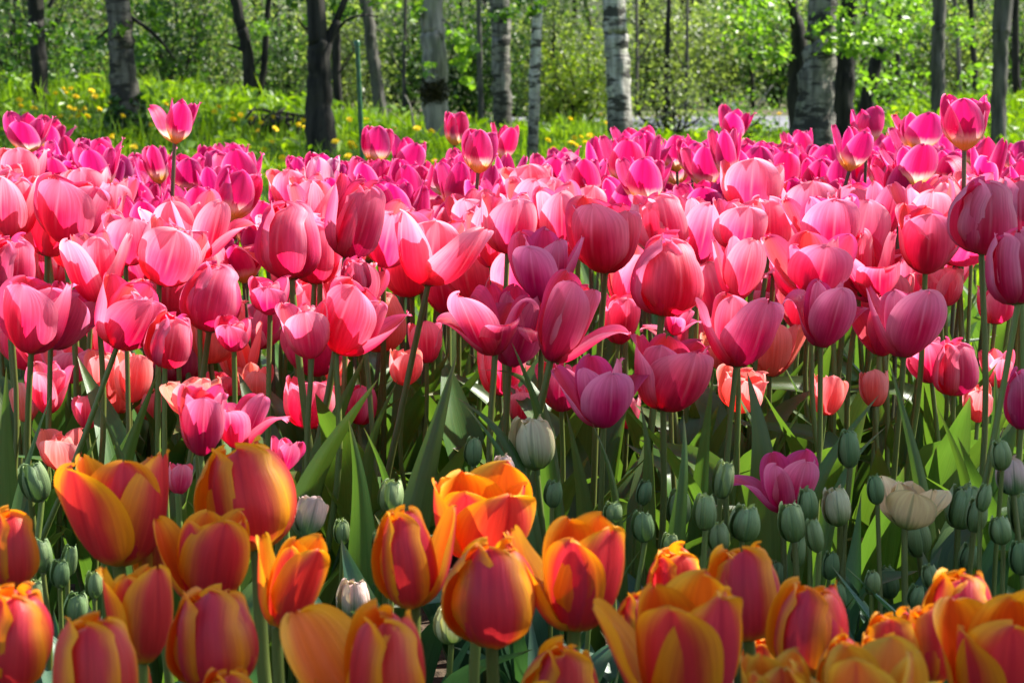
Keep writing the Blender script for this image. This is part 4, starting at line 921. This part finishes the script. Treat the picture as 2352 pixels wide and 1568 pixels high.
# --- magenta tulips
Mg = [
 dict(a=(418, 226, 330, 108, 'mopen'), bx=402, st=(394, 450), fl={2: 'slimf'}, label='lone magenta tulip standing tallest before the ivy clad birch'),
 dict(a=(68, 262, 352, 118, 'mopen'), bx=62, label='magenta tulip tallest at the dandelion bank edge'),
 dict(a=(128, 278, 345, 80, 'mopen'), bx=110, label='magenta tulip with a side petal stretched below the slim dark trunk'),
 dict(a=(225, 316, 405, 96, 'mopen'), bx=228), dict(a=(362, 333, 424, 70, 'mopen'), bx=365), dict(a=(430, 352, 445, 90, 'mcup'), bx=430),
 dict(a=(282, 355, 435, 66, 'mcup'), bx=278, mat='magenta2'), dict(a=(150, 330, 405, 90, 'mopen'), bx=145),
 dict(a=(455, 422, 540, 98, 'mopen'), bx=455, st=(445, 700)),
 dict(a=(552, 388, 508, 100, 'mcup'), bx=530, st=(518, 600), label='magenta tulip with a dark stem by the plump coral one'),
 dict(a=(688, 356, 435, 50, 'mcup'), bx=690), dict(a=(742, 352, 445, 70, 'mcup'), bx=735, mat='white_flamed', label='white tulip flamed with pale violet under the dark forked trunk'),
 dict(a=(785, 366, 440, 40, 'mopen'), bx=778), dict(a=(870, 291, 378, 84, 'mcup'), bx=862, label='magenta tulip touching the green stake'),
 dict(a=(942, 320, 402, 82, 'mopen'), bx=928), dict(a=(895, 369, 462, 100, 'mopen'), bx=890, fl={1: 'slimf'}),
 dict(a=(1048, 257, 335, 52, 'mcup'), bx=1044, label='slender magenta tulip under the mossy trunk'),
 dict(a=(1106, 298, 398, 86, 'mcup'), bx=1098), dict(a=(1165, 288, 372, 62, 'mopen'), bx=1150), dict(a=(1022, 360, 452, 98, 'mopen'), bx=1026, fl={2: 'slimf'}),
 dict(a=(1110, 383, 470, 90, 'mopen'), bx=1112), dict(a=(1455, 293, 378, 106, 'mopen'), bx=1455), dict(a=(1350, 366, 465, 98, 'mopen'), bx=1350),
 dict(a=(1485, 360, 472, 120, 'mopen'), bx=1480, label='broad magenta tulip with open yellow heart under the white birch'), dict(a=(1550, 313, 395, 80, 'mopen'), bx=1555),
 dict(a=(1595, 318, 402, 64, 'mcup'), bx=1592, mat='magenta2'), dict(a=(1690, 250, 325, 78, 'mopen'), bx=1682, label='magenta tulip rising highest before the white post'),
 dict(a=(1668, 296, 415, 70, 'mopen'), bx=1672), dict(a=(1750, 320, 410, 85, 'mopen'), bx=1745, mat='magenta2'), dict(a=(1885, 330, 414, 92, 'mopen'), bx=1882, st=(1882, 445)),
 dict(a=(1962, 293, 393, 84, 'mopen'), bx=1950, st=(1940, 430), label='magenta tulip with a reaching petal under the broad dark trunk'), dict(a=(1995, 249, 335, 86, 'mcup'), bx=1990, label='magenta tulip highest under the leaning dark trunk'),
 dict(a=(2112, 261, 352, 110, 'mopen'), bx=2108, label='magenta tulip highest under the slim grey trunk'),
 dict(a=(2218, 223, 345, 124, 'mcup'), bx=2215, st=(2212, 400), Y=2.5, label='large lone magenta tulip rising above all others'),
 dict(a=(2095, 333, 434, 112, 'mopen'), bx=2095), dict(a=(2030, 350, 435, 70, 'mcup'), bx=2030), dict(a=(2282, 335, 405, 80, 'mopen'), bx=2282), dict(a=(2335, 328, 402, 60, 'mcup'), bx=2335),
 dict(a=(1828, 400, 458, 70, 'mopen'), bx=1815), dict(a=(2178, 338, 425, 80, 'mcup'), bx=2175), dict(a=(1615, 416, 515, 120, 'mopen'), bx=1620, mat='magenta2'),
 dict(a=(2000, 388, 470, 90, 'mopen'), bx=1995), dict(a=(1985, 420, 510, 80, 'mopen'), bx=1990), dict(a=(300, 395, 470, 70, 'mopen'), bx=300), dict(a=(375, 450, 530, 80, 'mopen'), bx=372),
 dict(a=(430, 385, 470, 70, 'mcup'), bx=430), dict(a=(1410, 405, 470, 50, 'mcup'), bx=1408), dict(a=(800, 395, 470, 80, 'mopen'), bx=800), dict(a=(985, 440, 520, 75, 'mcup'), bx=985),
 dict(a=(560, 560, 650, 100, 'mopen'), bx=560, Y=2.7), dict(a=(510, 545, 610, 80, 'mopen'), bx=510, Y=2.75), dict(a=(590, 520, 600, 80, 'mopen'), bx=590, Y=2.8),
 dict(a=(1060, 432, 515, 70, 'mcup'), bx=1060), dict(a=(1545, 420, 500, 80, 'mopen'), bx=1545), dict(a=(2075, 440, 520, 70, 'mopen'), bx=2075, Y=2.8), dict(a=(1800, 330, 410, 70, 'mcup'), bx=1800)]
for d in Mg:
    a = list(d.pop('a')); a[3] *= 1.12; d.setdefault('leaves', 2); d.setdefault('mat', random.choice(['magenta', 'magenta', 'magenta2'])); tulip('M', *a, **d)
# --- buds between the orange and the pink rows
G = [(95, 1040, 1152, 92, 'bud_dark'), (102, 1235, 1315, 62, 'bud_dark'), (172, 1345, 1432, 70, 'bud_dark'), (195, 1392, 1460, 60, 'bud'), (160, 1240, 1325, 44, 'bud_dark'), (240, 1205, 1290, 60, 'bud'),
     (786, 1180, 1250, 48, 'bud'), (898, 1085, 1178, 78, 'bud'), (1230, 964, 1078, 104, 'bud_cream'), (1165, 1035, 1110, 62, 'bud_blush'), (1265, 1108, 1165, 42, 'bud_dark'), (1402, 1142, 1200, 66, 'bud'), (1482, 1158, 1245, 72, 'bud_dark'),
     (1562, 1128, 1210, 56, 'bud_dark'), (1620, 1118, 1218, 68, 'bud'), (1657, 1062, 1145, 54, 'bud'), (1706, 1155, 1242, 82, 'bud'), (1656, 1200, 1268, 62, 'bud'), (1828, 1138, 1245, 74, 'bud'), (1855, 1122, 1195, 54, 'bud'),
     (1876, 1194, 1268, 44, 'bud'), (1926, 1108, 1207, 78, 'bud_cream'), (1955, 982, 1074, 60, 'bud_dark'), (2010, 1078, 1158, 52, 'bud_dark'), (2108, 1190, 1278, 70, 'bud'), (2205, 1118, 1214, 84, 'bud'), (2240, 1140, 1222, 52, 'bud'),
     (2296, 996, 1080, 60, 'bud'), (2328, 1050, 1136, 74, 'bud_blush'), (2048, 1284, 1374, 64, 'bud_dark'), (2306, 1190, 1250, 54, 'bud'), (2348, 1130, 1230, 60, 'bud'), (1836, 1226, 1302, 40, 'bud'), (2258, 1112, 1175, 40, 'bud'), (1900, 1260, 1330, 52, 'bud_dark'), (2140, 1290, 1350, 48, 'bud'), (2215, 1240, 1310, 58, 'bud_dark'), (2000, 1300, 1365, 46, 'bud'), (2100, 1335, 1395, 46, 'bud_dark'), (140, 1290, 1350, 44, 'bud_dark'), (215, 1310, 1375, 48, 'bud'),
     (812, 1318, 1425, 92, 'bud_blush'), (1035, 1388, 1478, 86, 'bud_cream'), (602, 1468, 1545, 50, 'bud_dark'), (738, 1428, 1490, 56, 'bud'), (1090, 1000, 1070, 50, 'bud_dark'), (1385, 1190, 1260, 50, 'bud_dark'), (1540, 1215, 1280, 48, 'bud'),
     (1780, 1290, 1350, 46, 'bud_dark'), (690, 1460, 1530, 54, 'bud'), (75, 1330, 1400, 50, 'bud'), (880, 1220, 1290, 44, 'bud_dark'), (2350, 1235, 1320, 60, 'bud_dark'),
     (1480, 1100, 1160, 40, 'bud_dark'), (640, 1120, 1190, 46, 'bud_dark'), (1930, 1330, 1400, 46, 'bud_dark')]
for cx, yt, yb, w_, mt_ in G:
    kz = random.uniform(-.18, .14); tulip('G', cx, yt - 4 - kz * (yb - yt), yb, w_ * random.uniform(.84, .98) * (1 + .7 * kz), 'bud', tilt=random.uniform(-.22, .22), mat=mt_, bx=cx + random.uniform(-5, 5), leaves=4, Y=1.48 + .25 * random.random() + max(0, (1200 - yt)) * .0006)
tulip('G', 2100, 1112, 1215, 180, 'open', mat='peach_double', bx=2080, double=True, leaves=2, Y=1.62, label='open pale peach double tulip with ruffled petals')
tulip('G', 708, 1142, 1235, 105, 'open', mat='bud_blush', bx=700, double=True, leaves=2, Y=1.55, label='half open blush double tulip beside the orange bloom')

for cx, yt, yb, w_ in [(930, 800, 885, 80), (520, 850, 935, 80), (270, 870, 950, 80), (1340, 860, 940, 70), (585, 835, 930, 90), (345, 880, 965, 80), (60, 880, 970, 80), (1440, 900, 985, 70), (1660, 760, 850, 100), (2010, 850, 935, 75), (2290, 800, 890, 80), (760, 820, 905, 80), (200, 905, 985, 70), ]:
    tulip('P', cx, yt, yb, w_, random.choice(['cup', 'bowl', 'open']), mat=random.choice(['peach', 'coral', 'peach']), Y=random.uniform(2.25, 2.6), sh=False)
# --- the rest of the bed: pink and magenta tulips standing further back
taken = [(proj(t[3]), t[1]) for t in TUL]
def crowded(px, py, lim):
    return any(abs(px - q[0][0]) < lim[0] and abs(py - q[0][1]) < lim[1] for q in taken)
nP = 0
for tries in range(4000):
    if nP >= 92: break
    px = random.uniform(-30, 2380); Y_ = random.uniform(2.32, 3.05); z = random.gauss(.478, .03) if random.random() < .76 else random.uniform(.28, .46)
    p = at(px, 0, Y_); _, py = proj((p.x, Y_, z))
    if 300 < px < 500 and py < 500: continue
    if py < (438 if px < 300 else 496) + 16 * math.sin(px * .009) + 14 * math.sin(px * .023) or py > 930 or crowded(px, py, (46, 33)): continue
    if 520 < px < 640 and py < 560: continue
    h_ = FPX * random.uniform(.074, .088) / Y_; wd_ = h_ * random.uniform(.86, 1.22)
    form = random.choice(['cup', 'bowl', 'bowl', 'open', 'open', 'open', 'wide', 'closed'])
    tulip('P', px + random.uniform(-26, 26), py - h_ * .55, py + h_ * .45, wd_, form, Y=Y_, bx=px, mat=random.choice(['coral', 'coral', 'rose', 'peach' if py > 700 else 'coral']), fl={random.randrange(3): random.choice(['open', 'flare', 'half'])} if random.random() < .5 else None)
    taken.append(((px, py), 'P')); nP += 1
nM = 0
for tries in range(6000):
    if nM >= 128: break
    px = random.uniform(-20, 2370); cen = math.exp(-((px - 950) / 420) ** 2) + .8 * math.exp(-((px - 1560) / 120) ** 2) * .6
    Y_ = 2.8 + (2.1 - 1.5 * min(1, cen)) * random.random() ** 1.5; z = random.gauss(.48, .036)
    p = at(px, 0, Y_); _, py = proj((p.x, Y_, z))
    lo = 372 if px < 600 else 400 if px < 1300 else 375 if px < 1600 else 340
    if py < lo or py > 560 or crowded(px, py, (40, 29)): continue
    if 560 < px < 660 and py < 500: continue
    h_ = FPX * random.uniform(.070, .086) / Y_; wd_ = h_ * random.uniform(.78, 1.15)
    tulip('M', px + random.uniform(-12, 12), py - h_ * .55, py + h_ * .45, wd_, random.choice(['mcup', 'mopen', 'mopen', 'mopen', 'mwide']), Y=Y_, bx=px, mat=random.choice(['magenta', 'magenta', 'magenta2']), leaves=2)
    taken.append(((px, py), 'M')); nM += 1

# --- broad leaves that cross the stems, each on the tulip it grows from
def hero_leaf(px_pts, Y0, Y1, wid_px, fold=.25, twist=0.0, mat='leaf'):
    n_ = len(px_pts); P3 = [at(px, py, Y0 + (Y1 - Y0) * i / (n_ - 1)) for i, (px, py) in enumerate(px_pts)]
    d = P3[1] - P3[0]; k = min(1.5, P3[0].z / max(d.z, .05)); base = P3[0] - d * k; base.z = 0
    ow = min((t for t in TUL if t[1] in 'PG'), key=lambda t: (Vector(t[0].location) - base).length)[0]
    off = Vector(ow.location); P3 = [base] + P3
    m = MB(); m.grid(strap_leaf([p - off for p in P3], wid_px * Y0 / FPX, fold, twist, side=(1, 0, .15), n=26, nu=7, poly=True)); m.build('leaf', M[mat], ow)
HL = [([(690, 1130), (770, 1000), (870, 868)], 1.85, 1.85, 70), ([(720, 1060), (790, 930), (842, 805)], 2.0, 2.0, 62), ([(845, 1000), (880, 930), (915, 870)], 1.95, 1.95, 40),
      ([(955, 1150), (1005, 980), (1050, 812)], 1.82, 1.85, 78), ([(1190, 1010), (1120, 940), (1045, 910)], 1.86, 1.9, 46), ([(1190, 1080), (1130, 1000), (1072, 935)], 1.8, 1.85, 34),
      ([(1760, 1080), (1750, 960), (1715, 850)], 1.8, 1.82, 100), ([(2125, 1130), (2085, 980), (2040, 822)], 1.78, 1.82, 42), ([(1250, 960), (1215, 870), (1175, 785)], 1.9, 1.9, 44),
      ([(30, 1150), (80, 1000), (120, 900)], 1.75, 1.8, 34), ([(1870, 1080), (1950, 990), (2020, 905)], 1.8, 1.85, 46), ([(1920, 1080), (1980, 1020), (2040, 975)], 1.78, 1.85, 32),
      ([(280, 1060), (330, 940), (368, 842)], 1.95, 1.95, 46), ([(290, 1060), (250, 980), (222, 918)], 1.9, 1.9, 36), ([(1610, 1090), (1625, 960), (1640, 850)], 2.0, 2.0, 44), ([(1490, 1090), (1500, 1000), (1470, 920)], 1.8, 1.8, 50),
      ([(830, 1110), (825, 1030), (800, 960)], 1.7, 1.7, 80), ([(900, 1110), (870, 1030), (835, 980)], 1.75, 1.75, 48), ([(1340, 1110), (1310, 1000), (1300, 940)], 1.8, 1.8, 56), ([(2280, 1060), (2300, 930), (2285, 840)], 1.85, 1.85, 56),
      ([(15, 1120), (10, 960), (15, 840)], 1.9, 1.9, 60), ([(1560, 1150), (1590, 1050), (1570, 950)], 1.7, 1.72, 56), ([(2230, 1120), (2190, 1010), (2150, 930)], 1.9, 1.9, 40), ([(1420, 1120), (1400, 1030), (1360, 970)], 1.72, 1.72, 36),
      ([(1240, 830), (1180, 835), (1090, 850)], 1.95, 2.0, 40)]
for pp, Y0, Y1, w_ in HL: hero_leaf(pp, Y0, Y1, w_, random.uniform(.12, .4), random.uniform(-.5, .5))

# ---------------------------------------------------------------- the tree whose crown dapples the near bed
def toward(p, z):
    k = (z - p.z) / SUN.z; return np.array([p.x + SUN.x * k, p.y + SUN.y * k, z])
g = np.random.default_rng(3); cc = []; ss = []
def blocked(c, s):
    for L_, sz in LIT:
        k = (c[2] - L_.z) / SUN.z; d2 = (c[0] - L_.x - SUN.x * k) ** 2 + (c[1] - L_.y - SUN.y * k) ** 2
        if d2 < (sz * .62 + s * .45) ** 2: return True
    return False
for C_, sz in SHADE:
    for _ in range(15 if C_.y < 1.5 else 1):
        p = C_ + Vector((g.normal(0, sz * .45), g.normal(0, sz * .45), g.normal(0, sz * .3))); c = toward(p, g.uniform(3.4, 5.4)); s = g.uniform(.07, .125)
        if not blocked(c, s): cc.append(c); ss.append(s)
for _ in range(520):                                  # the rest of the crown: loose shade over the near bed
    p = Vector((g.uniform(-.75, .95), g.uniform(.55, 1.85), .3)); c = toward(p, g.uniform(3.2, 5.8)); s = g.uniform(.06, .13)
    if p.y > 1.55 and p.x < -.05: continue
    if not blocked(c, s): cc.append(c); ss.append(s)
mean = np.mean(cc, 0); tx, ty = mean[0] + 1.9, mean[1] - .3
root = empty('maple_tree', (tx, ty, 0), 'leafy tree beside the bed whose crown dapples the near tulips', 'tree')
m = MB(); m.tube(bez([(0, 0, -.2), (-.05, .05, 2), (-.2, .1, 4), (-.1, 0, 6.5), (0, 0, 8)], 30), np.linspace(.17, .04, 30), 16, .05, 1); m.build('trunk', M['bark_grey'], root)
m = MB()
for k in range(14):
    e = np.array(cc[k * 17 % len(cc)]) - np.array([tx, ty, 0]); z0 = e[2] - .9
    m.tube(bez([(-.1, .05, z0), e * .5 + np.array([0, 0, z0 * .5 + .1]), e], 12), np.linspace(.035, .006, 12), 6)
m.build('branch', M['bark_grey'], root)
V, F = leaf_quads(np.array(cc) - np.array([tx, ty, 0]), np.array(ss) * 1.25, 1.2, 31, .95, .08)
obj('crown', np_mesh('crown', V, F, M['f_bright'], False, None, np.repeat(g.beta(2, 2, len(cc)), 6)), root)

# ---------------------------------------------------------------- a label for every tulip that has none yet
MARK = [(0, 'the slim dark trunk'), (190, 'the ivy clad birch'), (355, 'the lone tallest magenta tulip'), (480, 'the black stemmed tree'), (640, 'the dark forked trunk'), (790, 'the green stake'), (900, 'the pale dead twig'),
        (965, 'the mossy trunk'), (1075, 'the dark banded birch'), (1190, 'the slim pale birch'), (1275, 'the yellow green bush'), (1385, 'the white patched birch'), (1480, 'the near end of the road'), (1620, 'the white post'),
        (1720, 'the road verge bush'), (1815, 'the thickest birch'), (1915, 'the broad dark trunk'), (1975, 'the leaning dark trunk'), (2080, 'the slim grey trunk'), (2185, 'the large lone magenta tulip'), (2262, 'the split grey trunk'), (2325, 'the frame edge shade')]
WORD = {'O': 'orange tulip', 'P': 'pink tulip', 'M': 'magenta tulip', 'G': 'tulip bud'}
ADJ = {'coral': 'coral', 'peach': 'peach', 'rose': 'rose', 'cool': 'cool', 'magenta': 'bright', 'magenta2': 'violet', 'bud': 'green', 'bud_dark': 'dark green', 'bud_cream': 'cream tipped', 'bud_blush': 'blush tipped', 'white_flamed': 'white flamed'}
FADJ = {'egg': 'closed', 'closed': 'closed', 'cup': 'cupped', 'bowl': 'cupped', 'open': 'open', 'wide': 'wide open', 'floppy': 'floppy', 'mcup': 'cupped', 'mopen': 'open', 'mwide': 'wide open', 'bud': 'closed'}
NTH = ['first', 'second', 'third', 'fourth', 'fifth', 'sixth', 'seventh', 'eighth', 'ninth', 'tenth', 'eleventh', 'twelfth', 'thirteenth', 'fourteenth', 'fifteenth', 'sixteenth', 'seventeenth', 'eighteenth', 'nineteenth', 'twentieth'] + ['twenty-' + q for q in ('first', 'second', 'third', 'fourth', 'fifth', 'sixth', 'seventh', 'eighth', 'ninth')] + ['thirtieth'] + ['thirty-' + q for q in ('first', 'second', 'third', 'fourth', 'fifth', 'sixth', 'seventh', 'eighth', 'ninth')]
GRP = {'O': 'orange tulips along the front of the bed', 'P': 'pink tulips in the middle of the bed', 'M': 'magenta tulips along the back of the bed', 'G': 'green buds between the orange and pink tulips'}
bins = {}
for t in TUL:
    del t[0]['_k']; t[0]['group'] = GRP[t[1]]
    px, py = proj(t[3]); mk = [m_ for m_ in MARK if px >= m_[0]]; mk = (mk[-1] if mk else MARK[0])[1]
    bins.setdefault((t[1], mk), []).append((py, t))
for (k, mk), ts in bins.items():
    ts.sort(key=lambda a: a[0])
    for i, (py, t) in enumerate(ts):
        if 'label' not in t[0]:
            pos = 'topmost' if i == 0 else NTH[i] + ' from the top'
            lab = f"{FADJ[t[2]]} {ADJ.get(t[4], '')} {WORD[k]}, {pos} of those below {mk}".replace('  ', ' ')
            if len(lab.split()) > 16: lab = f"{ADJ.get(t[4], '')} {WORD[k]}, {pos} below {mk}"
            t[0]['label'] = lab
print('TULIPS', {k: sum(1 for t in TUL if t[1] == k) for k in WORD}, 'shade leaves', len(cc))
